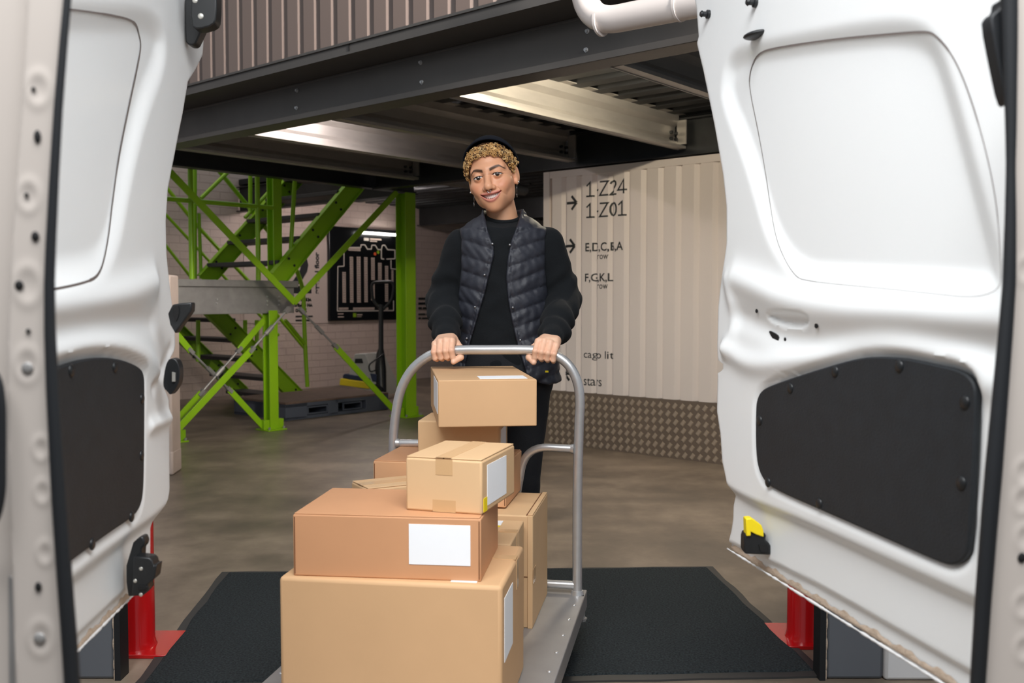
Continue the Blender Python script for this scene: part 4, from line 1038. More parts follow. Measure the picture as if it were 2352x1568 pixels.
# box 4
p4 = PG(1162, 1166, Z7+.004)
b4 = Carton('orange brown box wedged behind the small tan box, on the tall upright box', (p4.x, p4.y), 10, .395, .275, Z7+.004, .624, 'kraft_mid', .003)
for x in (.004, .391):
    mb = MB(); mb.box(b4.pt(x, -.0005, .562), (.002, .001, .11), (b4.X, b4.Y, UP)); obj('slot', mb, 'seam', b4.r)
mb = MB(); mb.box(b4.pt(.197, .137, .6255), (.389, .27, .003), (b4.X, b4.Y, UP)); obj('lid', mb, 'kraft_brown', b4.r, bevel=.001)
# box 6 turned box at the left
Z6 = .585
p6 = PG(845, 1124, Z6); a6 = -30; X6 = Vector((math.cos(math.radians(-a6)), math.sin(math.radians(-a6)), 0))
b6 = Carton('pale box with taped centre seam, turned askew at left behind the reddish brown box', (p6.x+X6.x*.21, p6.y+X6.y*.21), a6, .21, .125, DZ, Z6, 'kraft_light', .005)
b6.flaps('x'); b6.patch('tape', 'top', 0, .21, .042, .083, 'tape_clear', .0006)
# box 5
p5 = PG(1148, 968, .7575)
z5 = .627
p5b = P(1148, 968, 2.74); p5a = P(960, 962, 2.77)
b5 = Carton('pale tan box below the topmost box, rising behind the small tan box', (p5b.x, p5b.y), 6, (p5b-p5a).length, .2, z5, p5b.z, 'kraft_light', .005)
b5.patch('tape', 'top', .06, .10, 0, .2, 'tape_clear', .0006); b5.patch('label', 'right', .02, .15, .65, .72, 'paper', lab='white label')
# box 8 topmost
zb = p5b.z+.002
p8 = PG(1233, 978, zb); q8 = PG(1007, 978, zb)
w8 = (p8-q8).length; z8 = P(1236, 871, p8.y).z
d8 = min(.53, (PG(1193, 838, z8)-PG(1236, 871, z8)).length)
b8 = Carton('topmost light brown box of the stack, with white labels, just below the handle', (p8.x, p8.y), -7.0, w8, d8, zb, z8, 'kraft', .003)
b8.patch('label', 'top', w8*.43, w8*.92, .03, .125, 'paper', lab='white label'); b8.patch('label', 'left', .02, .27, zb+.035, z8-.008, 'paper', lab='white label')
# ================================================================== PERSON
def nets(Fv, lo, h):
    """surface nets: closed mesh of Fv<0 on a grid"""
    S = Fv < 0
    cnt = np.zeros(tuple(d-1 for d in Fv.shape), np.int8)
    sl = lambda i, n: slice(i, n-1+i)
    nx, ny, nz = Fv.shape
    for i in (0, 1):
        for j in (0, 1):
            for k in (0, 1): cnt += S[sl(i, nx), sl(j, ny), sl(k, nz)]
    act = np.argwhere((cnt > 0) & (cnt < 8)); I, J, K = act.T
    idx = np.full(cnt.shape, -1, np.int32); idx[I, J, K] = np.arange(len(act))
    pos = np.zeros((len(act), 3)); num = np.zeros(len(act))
    C = [(i, j, k) for i in (0, 1) for j in (0, 1) for k in (0, 1)]
    val = {c: Fv[I+c[0], J+c[1], K+c[2]] for c in C}
    for c in C:
        for ax in range(3):
            if c[ax] == 0:
                e = list(c); e[ax] = 1; e = tuple(e); a, b = val[c], val[e]; m = (a < 0) != (b < 0)
                t = np.where(m, a/np.where(m, a-b, 1), 0); q = np.repeat(np.array(c, float)[None], len(act), 0); q[:, ax] += t
                pos[m] += q[m]; num[m] += 1
    V = (act+pos/num[:, None])*h+np.array(lo)
    quads = []
    for ax in range(3):
        a = [slice(None)]*3; b = [slice(None)]*3; a[ax] = slice(0, -1); b[ax] = slice(1, None)
        s0, s1 = S[tuple(a)], S[tuple(b)]; e = np.argwhere(s0 != s1)
        u, w_ = (ax+1) % 3, (ax+2) % 3
        ok = (e[:, u] > 0) & (e[:, w_] > 0) & (e[:, u] < Fv.shape[u]-1) & (e[:, w_] < Fv.shape[w_]-1); e = e[ok]
        flip = s0[tuple(e.T)]
        def at(du, dw): q = e.copy(); q[:, u] += du; q[:, w_] += dw; return idx[tuple(q.T)]
        Q = np.stack([at(-1, -1), at(0, -1), at(0, 0), at(-1, 0)], 1); Q[~flip] = Q[~flip][:, ::-1]; quads.append(Q)
    return V, np.vstack(quads)
def grid(lo, hi, h):
    ax = [np.arange(l, u+h, h, dtype=np.float32) for l, u in zip(lo, hi)]
    return np.meshgrid(*ax, indexing='ij')
def smin(a, b, k):
    t = np.clip(.5+.5*(b-a)/k, 0, 1); return b*(1-t)+a*t-k*t*(1-t)
def smax(a, b, k): return -smin(-a, -b, k)
def sph(p, c, r): return np.sqrt((p[0]-c[0])**2+(p[1]-c[1])**2+(p[2]-c[2])**2)-r
def ell(p, c, r):
    q = [(p[i]-c[i])/r[i] for i in range(3)]; k0 = np.sqrt(q[0]**2+q[1]**2+q[2]**2)
    k1 = np.sqrt((q[0]/r[0])**2+(q[1]/r[1])**2+(q[2]/r[2])**2)+1e-9; return k0*(k0-1)/k1
def cap(p, a, b, ra, rb=None, ret=False):
    rb = ra if rb is None else rb; a = np.array(a, float); b = np.array(b, float); e = b-a; L = (e**2).sum()
    d = [p[i]-a[i] for i in range(3)]; t = np.clip((d[0]*e[0]+d[1]*e[1]+d[2]*e[2])/L, 0, 1)
    r = np.sqrt(sum((d[i]-t*e[i])**2 for i in range(3)))-(ra+(rb-ra)*t)
    return (r, t) if ret else r
def quadmesh(name, V, Q, mats, parent=None, loc=None, col=None):
    off = np.array(wloc(parent)) if parent is not None else np.array(loc if loc is not None else (0, 0, 0), float)
    me = bpy.data.meshes.new(name); me.from_pydata((V-off).tolist(), [], Q.tolist())
    for m in (mats if isinstance(mats, list) else [mats]): me.materials.append(M[m])
    me.polygons.foreach_set('use_smooth', [True]*len(me.polygons))
    if col is not None:
        ca = me.color_attributes.new('skin', 'FLOAT_COLOR', 'POINT'); ca.data.foreach_set('color', np.hstack([col, np.ones((len(col), 1))]).astype(np.float32).ravel())
    me.update(); return link(name, me, parent, Vector(loc) if loc is not None else None)
def relax(V, Q, it=2, lam=.5):
    E = np.vstack([Q[:, [0, 1]], Q[:, [1, 2]], Q[:, [2, 3]], Q[:, [3, 0]]])
    E = np.vstack([E, E[:, ::-1]]); n = np.bincount(E[:, 0], minlength=len(V))[:, None]
    for _ in range(it):
        s_ = np.stack([np.bincount(E[:, 0], V[E[:, 1], k], len(V)) for k in range(3)], 1); V = V+(s_/np.maximum(n, 1)-V)*lam
    return V
L3 = lambda *c: np.array([lin(x) for x in c])
mm('skin', (1, 1, 1, 1), .46, attr='skin', sss=.12)
mm('fleece', rgb(19, 22, 25), .92, sheen=.03, spec=.25, bump=.25, bscale=450)
mm('puffer', rgb(42, 44, 53), .55, bump=.12, bscale=60)
mm('denim_black', rgb(15, 17, 22), .85, bump=.2, bscale=350)
mm('cap_navy', rgb(14, 18, 27), .9, spec=.2)
mm('hair_dark', rgb(74, 48, 28), .6)
mm('hair_gold', rgb(198, 152, 92), .42); mm('hair_pale', rgb(232, 196, 138), .4)
mm('eye_white', rgb(236, 230, 224), .2); mm('iris', rgb(40, 24, 15), .15, coat=1); mm('teeth', rgb(240, 234, 226), .25, coat=.3)
mm('lash', rgb(22, 14, 11), .7); mm('silver', rgb(205, 205, 205), .25, 1.0); mm('snap', rgb(150, 150, 152), .3, .8); mm('mouth_dark', rgb(70, 24, 22), .6); mm('shoe_black', rgb(20, 20, 22), .6); mm('sole_white', rgb(210, 208, 204), .6)
SKIN = L3(218, 160, 124); LIP = L3(204, 128, 112); BROW = L3(52, 33, 22); LASH = L3(26, 16, 12); BLUSH = L3(206, 126, 92); HAND = L3(234, 186, 156)

# ---- head frame
yaw, rol, pit = math.radians(11), math.radians(11), math.radians(2)
fw = Vector((-math.sin(yaw), -math.cos(yaw), -math.sin(pit))).normalized()
rt = Vector((math.cos(yaw), -math.sin(yaw), 0)); up0 = (-fw.cross(rt)).normalized()
if up0.z < 0: up0 = -up0
hr = rt*math.cos(rol)+up0*math.sin(rol); hu = up0*math.cos(rol)-rt*math.sin(rol)
EYE = P(1119, 404, 3.19)
HS = 1.03
HO = EYE-fw*(.085*HS)
HM = np.array([hr, fw, hu])        # rows: local axes (right, forward, up)
def hloc(p): 
    d = [p[i]-HO[i] for i in range(3)]; return [(HM[k][0]*d[0]+HM[k][1]*d[1]+HM[k][2]*d[2])/HS for k in range(3)]
def hw(x, y, z): return HO+(hr*x+fw*y+hu*z)*HS
zu = lambda x: -.0600+.0050*(x/.034)**2
zl = lambda x: -.0745+.0190*(x/.034)**2
NECK0 = P(1157, 512, 3.315); NECK1 = hw(.0, -.030, -.050)
def head_sdf(p):
    q = hloc(p); x, y, z = q; ax = np.abs(x); m = [ax, y, z]
    d = ell(q, (0, -.012, .036), (.074, .094, .082))
    d = smin(d, ell(q, (0, .022, -.026), (.067, .062, .062)), .03)
    d = smin(d, ell(q, (0, .036, -.066), (.047, .046, .044)), .03)
    d = smin(d, ell(q, (0, .062, -.097), (.021, .021, .019)), .026)
    d = smin(d, ell(m, (.044, .004, -.056), (.015, .028, .028)), .03)
    d = smin(d, ell(m, (.045, .050, -.024), (.022, .024, .017)), .020)
    d = smin(d, ell(m, (.036, .066, -.042), (.017, .016, .015)), .016)
    d = smin(d, cap(m, (.0, .078, .020), (.045, .062, .024), .012, .010), .018)
    d = smax(d, -sph(m, (.032, .104, -.001), .0235), .014)
    d = smin(d, ell(q, (0, .066, -.066), (.036, .024, .026)), .018)
    # nose
    d = smin(d, cap(q, (0, .080, .010), (0, .100, -.033), .0070, .0115), .012)
    d = smin(d, sph(q, (0, .1010, -.0365), .0134), .006)
    d = smin(d, ell(m, (.0145, .091, -.0410), (.0080, .0105, .0078)), .006)
    d = smax(d, -ell(m, (.0078, .098, -.0475), (.0038, .0055, .0032)), .003)
    # eyelids around the eyeball
    lid = sph(m, (.032, .0735, 0), .0150)
    d = smin(d, lid, .005)
    ex = (ax-.032)/.0142; ez = (z-.0002+.0012*ex)/(.0032*np.sqrt(np.clip(1-.35*ex, .2, 2)))
    alm = (np.sqrt(ex**2+ez**2)-1)*.0033
    d = smax(d, -np.maximum(alm, .072-y), .0012)
    d = d+.0010*np.exp(-((z-.0095+.12*(ax-.032)**2/.01)/.0016)**2)*np.exp(-((ax-.032)/.013)**2)*(y > .05)
    # lips and mouth
    wx = np.clip(1-(x/.037)**2, 0, 1); U, Lw = zu(x), zl(x)
    lipu = np.exp(-((z-U-.0035*wx)/(.0042*(.35+.65*wx)))**2)*wx; lipl = np.exp(-((z-Lw+.0055*wx)/(.0055*(.35+.65*wx)))**2)*wx
    d = d-(.0030*lipu+.0040*lipl)*(y > .04)
    dm = np.maximum(np.maximum(z-U, Lw-z), ax-.034)
    d = smax(d, -np.maximum(dm, .064-y), .0016)
    # smile fold
    fx = .020+.022*np.clip((-.036-z)/.03, 0, 1.2)
    d = d+.0016*np.exp(-((ax-fx)/.0032)**2)*sst(-.075, -.062, z)*(1-sst(-.044, -.036, z))*(y > .04)
    # ears
    e = ell([ax-.16*(y+.01)*-1, y, z], (.0775, -.012, .000), (.0085, .0185, .030)); e = smin(e, ell(m, (.0755, -.003, -.027), (.0065, .010, .0105)), .006)
    e = smax(e, -ell(m, (.0895, -.006, .004), (.008, .0105, .018)), .003)
    d = smin(d, e, .005)
    # neck
    d = smin(d, cap(p, NECK1, NECK0, .0485*HS, .0525)/HS, .010)
    return d*HS
def head_col(V):
    q = hloc([V[:, 0], V[:, 1], V[:, 2]]); x, y, z = q; ax = np.abs(x); c = np.repeat(SKIN[None], len(V), 0)
    def mix(c, col, k): k = np.clip(k, 0, 1)[:, None]; return c*(1-k)+col*k
    c = mix(c, BLUSH, .55*np.exp(-(((ax-.045)/.02)**2+((z+.035)/.018)**2))*(y > 0))
    wx = np.clip(1-(x/.036)**2, 0, 1); U, Lw = zu(x), zl(x); f = (y > .05)
    lu = sst(-.0012, .0006, z-U+.002)*(1-sst(-.001, .0012, z-U-.0078*wx**.6)); ll = sst(-.001, .001, Lw-z+.002)*(1-sst(-.001, .0012, Lw-z-.0112*wx**.6))
    c = mix(c, LIP, np.maximum(lu, ll)*f*(wx > .02)*.95)
    c = mix(c, L3(80, 26, 24), f*(z < U-.0006)*(z > Lw+.0006)*(ax < .034)*(y < .083))
    t = np.clip((ax-.012)/.046, 0, 1); zb = .0175+.0085*np.sin(np.clip(t, 0, 1)*2.1)-.010*sst(.62, 1, t); th = .0054*(1-.62*sst(.35, 1, t))
    k = (1-sst(.55, 1.25, np.abs(z-zb)/th))*sst(.009, .0135, ax)*(1-sst(.056, .060, ax))*(y > .02)
    c = mix(c, BROW, k*.92)
    ex = (ax-.032)/.0142; ez = (z-.0002+.0012*ex)/(.0032*np.sqrt(np.clip(1-.35*ex, .2, 2))); r = np.sqrt(ex**2+ez**2)
    c = mix(c, LASH, (1-sst(1.10, 1.42, r))*(ez > -.25)*(y > .04)*.95); c = mix(c, LASH, (1-sst(1.0, 1.22, r))*(y > .04)*.5)
    c = mix(c, L3(150, 92, 64), .5*(1-sst(1.2, 2.6, r))*(y > .04)*(ez > 0))
    c = mix(c, L3(90, 50, 36), .8*(1-sst(.6, 1.3, np.sqrt(((ax-.0062)/.0040)**2+((z+.0478)/.0030)**2)))*(y > .08))
    return c
h = .0018
lo = np.array(HO)-np.array([.13, .13, .20]); hi = np.array(HO)+np.array([.13, .13, .145])
G = grid(lo, hi, h); Fh = head_sdf(G)
Vh, Qh = nets(Fh, lo, h); Vh = relax(Vh, Qh, 1, .4); Ch = head_col(Vh)

# ---- hands gripping the bar
def hand(center, Qax, elbow):
    c = np.array(center); Q_ = Vector(Qax).normalized(); N_ = -TY; Z_ = UP
    N_ = (N_-Q_*N_.dot(Q_)).normalized(); Z_ = Q_.cross(N_); Z_ = Z_ if Z_.z > 0 else -Z_
    to = lambda q, n, z: np.array(Vector(center)+Q_*q+N_*n+Z_*z)
    lo = c-np.array([.085, .16, .075]); hi = c+np.array([.085, .16, .11]); h = .0017
    lo[1] = c[1]-.07
    g = grid(lo, hi, h)
    wr = to(-.004, -.066, .044)
    d = cap(g, wr, np.array(wr)+(np.array(elbow)-wr)*.35, .0235, .030)
    fing = [(.0285, .0290, .0110, 0), (.0095, .0325, .0112, .001), (-.0098, .0305, .0106, .0005), (-.0285, .0255, .0098, -.002)]
    for q, mz, r, o in fing:
        mc = to(q, .002+o, mz)
        d = smin(d, cap(g, to(q*.55-.002, -.055, .042), mc, .0135, r+.0005), .014)
        d = smin(d, cap(g, to(q*.75, -.045, .034), to(q*.95, -.012, .022), .012, .0095), .012)
    for q, mz, r, o in fing:
        mc = to(q, .002+o, mz); pip = to(q*1.01, .0272+o, .0015); dip = to(q*1.0, .0195, -.0185); tip = to(q*.98, .001, -.0242)
        f = cap(g, mc, pip, r, r*.90); f = smin(f, cap(g, pip, dip, r*.91, r*.82), .003); f = smin(f, cap(g, dip, tip, r*.82, r*.74), .003)
        f = smin(f, sph(g, to(q, .006+o, mz+.0025), r*.90), .004)
        d = smin(d, f, .0026)
    th = cap(g, to(.022, -.045, .032), to(.044, -.026, .004), .0150, .0120); th = smin(th, cap(g, to(.044, -.026, .004), to(.0495, .000, -.0240), .0115, .0104), .006)
    th = smin(th, cap(g, to(.0495, .000, -.0240), to(.0300, .0200, -.0350), .0104, .0090), .004)
    d = smin(d, th, .006)
    V, Qd = nets(d, lo, h); V = relax(V, Qd, 1, .4); C = np.repeat(HAND[None], len(V), 0)
    # nail on the thumb
    tq = np.array(to(.0310, .0285, -.0370)); k = np.clip(1-((V-tq)**2).sum(1)/.0052**2, 0, 1)[:, None]; C = C*(1-.7*k)+L3(240, 200, 180)*.7*k
    tips = [to(q, .0295, .006) for q, *_ in fing]
    for t_ in tips:
        k = np.exp(-((V-np.array(t_))**2).sum(1)/.008**2)[:, None]; C = C*(1-.35*k)+L3(214, 146, 118)*.35*k
    return V, Qd, C, wr
def bar_at(px, py): return onT(px, py)
HLc = bar_at(1021, 806.5); HRc = bar_at(1254, 809)
HLq = bar_at(1050, 803.5)-bar_at(1000, 809); HRq = bar_at(1220, 805)-bar_at(1285, 816)
ELB_L, ELB_R = P(1019, 690, 3.36), P(1295, 688, 3.33)
SH_L, SH_R = P(1061, 564, 3.33), P(1257, 560, 3.31)
VL, QL, CLc, WL = hand(HLc, HLq, ELB_L); VR, QR, CRc, WR = hand(HRc, HRq, ELB_R)

# ---- torso profile shared by body and clothes
BX = P(1156, 700, 3.30).x; BY = 3.30
TZ = [.80, .86, .92, 1.0, 1.1, 1.22, 1.30, 1.335, 1.36, 1.385, 1.41]
TRX = [.150, .150, .146, .138, .138, .140, .142, .134, .098, .062, .050]
TRY = [.112, .112, .108, .104, .106, .108, .100, .090, .072, .056, .050]
def torso(p, inf=0.0, ztop=1.40, zbot=.82):
    rx = np.interp(p[2], TZ, TRX)+inf; ry = np.interp(p[2], TZ, TRY)+inf
    dx, dy = p[0]-BX, p[1]-BY
    k = np.sqrt((dx/rx)**2+(dy/ry)**2); d = (k-1)*np.minimum(rx, ry)*.9
    return smax(smax(d, p[2]-ztop, .01), zbot-p[2], .01)
HIP_L, HIP_R = np.array((BX-.085, 3.32, .84)), np.array((BX+.083, 3.30, .84))
KN_L, KN_R = np.array((BX-.10, 3.30, .45)), np.array((BX+.062, 3.27, .45))
AN_L, AN_R = np.array((BX-.10, 3.52, .10)), np.array((BX+.060, 3.32, .09))
# coarse body under the clothes
h = .011; lo = np.array((BX-.33, 3.0, .06)); hi = np.array((BX+.36, 3.62, 1.42))
g = grid(lo, hi, h)
d = torso(g, -.026, 1.325, .80)
for H_, K_, A_ in ((HIP_L, KN_L, AN_L), (HIP_R, KN_R, AN_R)):
    d = smin(d, cap(g, H_, K_, .066, .044), .03); d = smin(d, cap(g, K_, A_, .044, .030), .02); d = smin(d, cap(g, A_, A_+np.array((0, -.13, -.04)), .030, .026), .02)
for S_, E_, W_ in ((SH_L, ELB_L, WL), (SH_R, ELB_R, WR)):
    d = smin(d, cap(g, S_, E_, .044, .036), .03); d = smin(d, cap(g, E_, W_, .036, .024), .012)
d = smin(d, cap(g, NECK1, NECK0, .050, .052), .02)
Vb, Qb = nets(d, lo, h); Cb = np.repeat(SKIN[None], len(Vb), 0)
parts = [(Vh, Qh, Ch), (VL, QL, CLc), (VR, QR, CRc), (Vb, Qb, Cb)]
V, Q, C = [], [], []; o = 0
for v_, q_, c_ in parts: V.append(v_); Q.append(q_+o); C.append(c_); o += len(v_)
base = (BX, 3.36, 0)
person = quadmesh('person', np.vstack(V), np.vstack(Q), 'skin', None, base, np.vstack(C))
tag(person, 'smiling person in dark cap, black sweatshirt and quilted vest, both hands on the trolley handle', 'person')

# ---- sweatshirt
def nz(p, f, s=0.0): return np.sin(p[0]*f+s+1.3*np.sin(p[2]*f*.7+s))*np.sin(p[1]*f*1.1+s*2)*np.sin(p[2]*f*.9+1.7+s+1.1*np.sin(p[0]*f*.6))
def sleeve(g, S_, E_, W_, s):
    S_, E_, W_ = np.array(S_), np.array(E_), np.array(W_); dirf = (W_-E_)
    cu = E_+dirf*.80
    a, t = cap(g, S_, E_, .0580, .0600, True); b, t2 = cap(g, E_, cu, .0590, .0500, True)
    a = a+.0055*np.sin(t*15+3*(g[0]-S_[0])/.06+s)*sst(.25, .7, t)*(1-sst(.98, 1, t))
    b = b+.0065*np.sin(t2*15+1.8*np.sin((g[2]-E_[2])/.03)+s)*sst(0, .25, t2)
    d = smin(a, b, .022)
    d = smin(d, cap(g, cu, E_+dirf*.995, .0420, .0335), .008)
    rib = cap(g, E_+dirf*.86, E_+dirf*1.0, .0385, .0345); d = np.minimum(d, rib)
    return d
h = .0055; lo = np.array((BX-.31, 2.98, .80)); hi = np.array((BX+.34, 3.50, 1.45)); g = grid(lo, hi, h)
ts = torso(g, .004, 1.395, .825)+.0035*nz(g, 38)
ts = smax(ts, g[2]-(1.355+.42*(g[1]-3.255)+.9*np.clip(np.abs(g[0]-NECK0[0])-.058, 0, 1)), .004)
col_ = None
d = smin(ts, sleeve(g, SH_L, ELB_L, WL, 0), .025); d = smin(d, sleeve(g, SH_R, ELB_R, WR, 1.4), .025)
d = d+.0022*nz(g, 60, .8)
V, Q = nets(d, lo, h); V = relax(V, Q, 1, .4); sw = quadmesh('sweatshirt', V, Q, 'fleece', person)
# ribbed collar ring
mb = MB(); n0 = NECK0+Vector((0, -.004, .0)); pts = []
for i in range(40):
    t = 2*math.pi*i/40; cx_, sy_ = math.cos(t), math.sin(t); pts.append(Vector((NECK0[0]+.0575*cx_, 3.315+.060*sy_, 1.357+.42*(.06+.060*sy_))))
mb.tube(pts, .0075, 8, closed=True); obj('collar', mb, 'fleece', sw, smooth=True)

# ---- quilted vest
OZ = lambda q: (np.array([P(x, y, 3.185).z for x, y in q])[::-1], np.array([P(x, y, 3.185).x for x, y in q])[::-1])
oL = OZ([(1108, 470), (1112, 490), (1121, 530), (1134, 565), (1135, 585), (1128, 615), (1112, 680), (1095, 735), (1080, 785), (1070, 830), (1060, 890)])
oR = OZ([(1200, 470), (1196, 487), (1188, 515), (1173, 555), (1165, 600), (1162, 640), (1167, 690), (1176, 740), (1189, 795), (1205, 845), (1216, 890)])
h = .0045; lo = np.array((BX-.22, 3.10, .80)); hi = np.array((BX+.26, 3.50, 1.44)); g = grid(lo, hi, h)
dx = np.abs(g[0]-BX)
s_ = (g[2]-.36*dx)/.052
q_ = np.abs(np.sin(np.pi*s_)); bul = .0062*np.power(q_, .5)
puck = .0018*np.sin(g[0]*170+3*np.sin(g[2]*40))*np.sin(g[2]*70+g[0]*60)+.0012*nz(g, 90, .3)
hemx = np.interp(g[2], [.80, .95, 1.1], [.020, .012, 0])
side = np.clip((g[0]-BX)/.15, 0, 1)
base_ = torso(g, .014, 1.402, .835)
rx_extra = hemx*side+.004
base_ = base_-rx_extra
d = base_-bul+puck+.004
xl = np.interp(g[2], *oL); xr = np.interp(g[2], *oR); op = np.maximum(np.maximum(xl-g[0], g[0]-xr), g[1]-BY)
edge = np.abs(op); d = d+.004*np.exp(-((edge-.012)/.0025)**2)
d = smax(d, -op, .008)
lim = np.interp(g[2], [.80, .96, 1.05, 1.2, 1.30, 1.345, 1.38], [.30, .30, .160, .142, .142, .152, .152]); d = smax(d, dx-lim, .006)
d = smax(d, -cap(g, NECK1+Vector((0, 0, .05)), NECK0+Vector((0, -.01, -.01)), .066, .0600), .006)
V, Q = nets(d, lo, h); V = relax(V, Q, 1, .35); vest = quadmesh('vest', V, Q, 'puffer', person)
def vsurf(px, py):
    r_ = ray(px, py); o_ = Vector((0, 0, CAM_H)); b = min((Y for Y in np.arange(3.05, 3.4, .002) if float(torso([np.array([(o_+r_*(Y/r_.y))[k]]) for k in range(3)], .022, 1.42, .8)[0]) < 0), default=3.2)
    return o_+r_*(b/r_.y)
for px, py in ((1113, 631), (1091, 705), (1178, 706), (1195, 781), (1131, 560), (1171, 562), (1072, 777)):
    c = vsurf(px, py); mb = MB(); mb.ball(c, (.0042, .003, .0042), 12, 6); obj('snap_button', mb, 'snap', vest, smooth=True)

# ---- trousers, shoes
h = .008; lo = np.array((BX-.24, 3.08, .04)); hi = np.array((BX+.24, 3.66, .96)); g = grid(lo, hi, h)
d = torso(g, .006, .93, .80)
d = smin(d, ell(g, (BX, 3.32, .83), (.152, .118, .10)), .03)
for H_, K_, A_ in ((HIP_L, KN_L, AN_L), (HIP_R, KN_R, AN_R)):
    a = cap(g, H_, K_, .088, .060); b, t = cap(g, K_, A_, .060, .048, True); b = b+.004*np.sin(t*30)*sst(.5, .9, t)
    d = smin(d, smin(a, b, .025), .03)
d = d+.002*nz(g, 45)
V, Q = nets(d, lo, h); V = relax(V, Q, 1, .4); quadmesh('trousers', V, Q, 'denim_black', person)
for A_, tilt in ((AN_L, -.02), (AN_R, 0)):
    g = grid(A_+np.array((-.07, -.24, -.12)), A_+np.array((.07, .10, .10)), .005); lo_ = A_+np.array((-.07, -.24, -.12))
    f0 = np.array((A_[0], A_[1], 0))
    d = cap(g, f0+(0, .02, .045), f0+(0, -.15, .036), .042, .036); d = smin(d, cap(g, f0+(0, .015, .05), f0+(0, .01, .11), .042, .044), .03); d = smax(d, .004-g[2], .004)
    V, Q = nets(d, lo_, .005); sh = quadmesh('shoe', V, Q, 'shoe_black', person)
    g2 = cap(g, f0+(0, .02, .01), f0+(0, -.15, .01), .046, .042); g2 = smax(smax(g2, g[2]-.026, .003), .001-g[2], .002); V, Q = nets(g2, lo_, .005); quadmesh('sole', V, Q, 'sole_white', sh)
mb = MB(); c = P(1256, 853, 3.17); mb.box(c, (.011, .003, .006)); obj('tag', mb, 'yellow', person)

# ---- eyes, teeth, jewellery
for s in (-1, 1):
    mb = MB(); pts = []; rs = []
    for i in range(13):
        ex = -1.05+2.15*i/12; ez = math.sqrt(max(0, 1.1-ex*ex))
        z_ = .0002-.0012*ex*0+ez*.0032*math.sqrt(max(.2, 1-.35*ex))-.0012*ex*.8; x_ = .032+.0142*ex
        y_ = .0735+math.sqrt(max(1e-6, .0158**2-(x_-.032)**2-z_**2)); pts.append(hw(s*x_, y_, z_+.0004)); rs.append(.0013 if 1 < i < 12 else .0005)
    mb.tube(pts, rs, 6); obj('eyelashes', mb, 'lash', person, smooth=True)
    mb = MB(); c = hw(s*.032, .0735, 0); mb.ball(c, .0142*HS, 20, 14, (hr, hu, fw)); ey = obj('eye', mb, 'eye_white', person, smooth=True)
    look = (Vector((0, 0, CAM_H+.1))-c).normalized(); look = (look*.85+fw*.15).normalized(); t1 = look.orthogonal().normalized(); t2 = look.cross(t1)
    mb = MB(); mb.ball(c+look*.0123*HS, (.0072*HS, .0072*HS, .0030*HS), 18, 10, (t1, t2, look)); obj('iris', mb, 'iris', ey, smooth=True)
mb = MB()
for i in range(-5, 5):
    x = (i+.5)*.0062; y = .0795-.0115*(x/.031)**2*1.6; w_ = .0058
    t0, t1_ = zu(x)+.0015, max(zl(x)+.0012, zu(x)-.0118+.004*(abs(x)/.031)**2)
    dydx = -.0115*1.6*2*x/.031**2; tx = Vector((hr+fw*dydx)).normalized(); nn = tx.cross(hu).normalized()
    zc = (t0+t1_)/2; mb.ball(hw(x, y-.002, zc), (w_*.74*HS, .0034*HS, max(.002, (t0-t1_)/2)*1.2*HS), 12, 8, (tx, nn, hu))
obj('teeth', mb, 'teeth', person, smooth=True)
mb = MB(); c = hw(0, .1000, -.0505); pts = [c+hr*(.0055*math.cos(t))+hu*(.0055*math.sin(t)) for t in np.linspace(-math.pi*1.12, math.pi*.12, 16)]
mb.tube(pts, .0009, 6); obj('nose_ring', mb, 'silver', person, smooth=True)
for s in (-1, 1):
    mb = MB(); mb.ball(hw(s*.0825, .000, -.030), .0034, 10, 6)
    er = obj('earring', mb, 'silver', person, smooth=True)
    mb = MB(); q = hw(s*.074, -.010, -.034); mb.tube([q, q-UP*.03], .0006, 5); mb.tube([q-UP*.03, q-UP*.045], .0011, 5); obj('pendant', mb, 'silver', er, smooth=True)

# ---- hair and cap
h = .003; lo = np.array(HO)-np.array([.12, .13, .11]); hi = np.array(HO)+np.array([.12, .13, .15]); g = grid(lo, hi, h); q = hloc(g); x, y, z = q; ax = np.abs(x)
cran = ell(q, (0, -.012, .036), (.074, .094, .082))
hl = np.interp(ax, [0, .03, .05, .062, .07, .09], [.070, .066, .053, .030, -.020, -.06])      # hairline height
line = np.where(y > -.005, hl, np.interp(y, [-.11, -.05, -.02, -.005], [-.055, -.045, .012, -.03])) - z
d = smax(smax(cran-.006+.0015*np.sin(x*300)*np.sin(z*280+y*200), line, .008), -(cran+.008), .002)
d = smax(d, y-.078, .004)
V, Q = nets(d*HS, lo, h); V = relax(V, Q, 1, .4); hair = quadmesh('hair', V, Q, 'hair_dark', person)
mb = MB(); rnd = random.Random(11)
def on_skull(th, z, off):
    """angle th around (0 = forward, + = viewer right), local height z"""
    k = math.sqrt(max(0.02, 1-((z-.036)/.082)**2)); return (math.sin(th)*.074*k*(1+off/.08), -.012+math.cos(th)*.094*k*(1+off/.09), z)
spots = []
for i in range(900):
    th = rnd.uniform(-2.0, 2.05); a = abs(th)
    lo_z = np.interp(a, [0, .3, .6, .85, 1.1, 1.35, 1.6, 2.05], [.066, .063, .055, .042, .012, -.006, .036, .022]); zz = rnd.uniform(lo_z, .112); k = math.sqrt(max(.02, 1-((zz-.036)/.082)**2)); yy = -.012+math.cos(th)*.094*k
    if zz > .103-1.05*max(0, .034-yy)-.004: continue
    spots.append((th, zz))
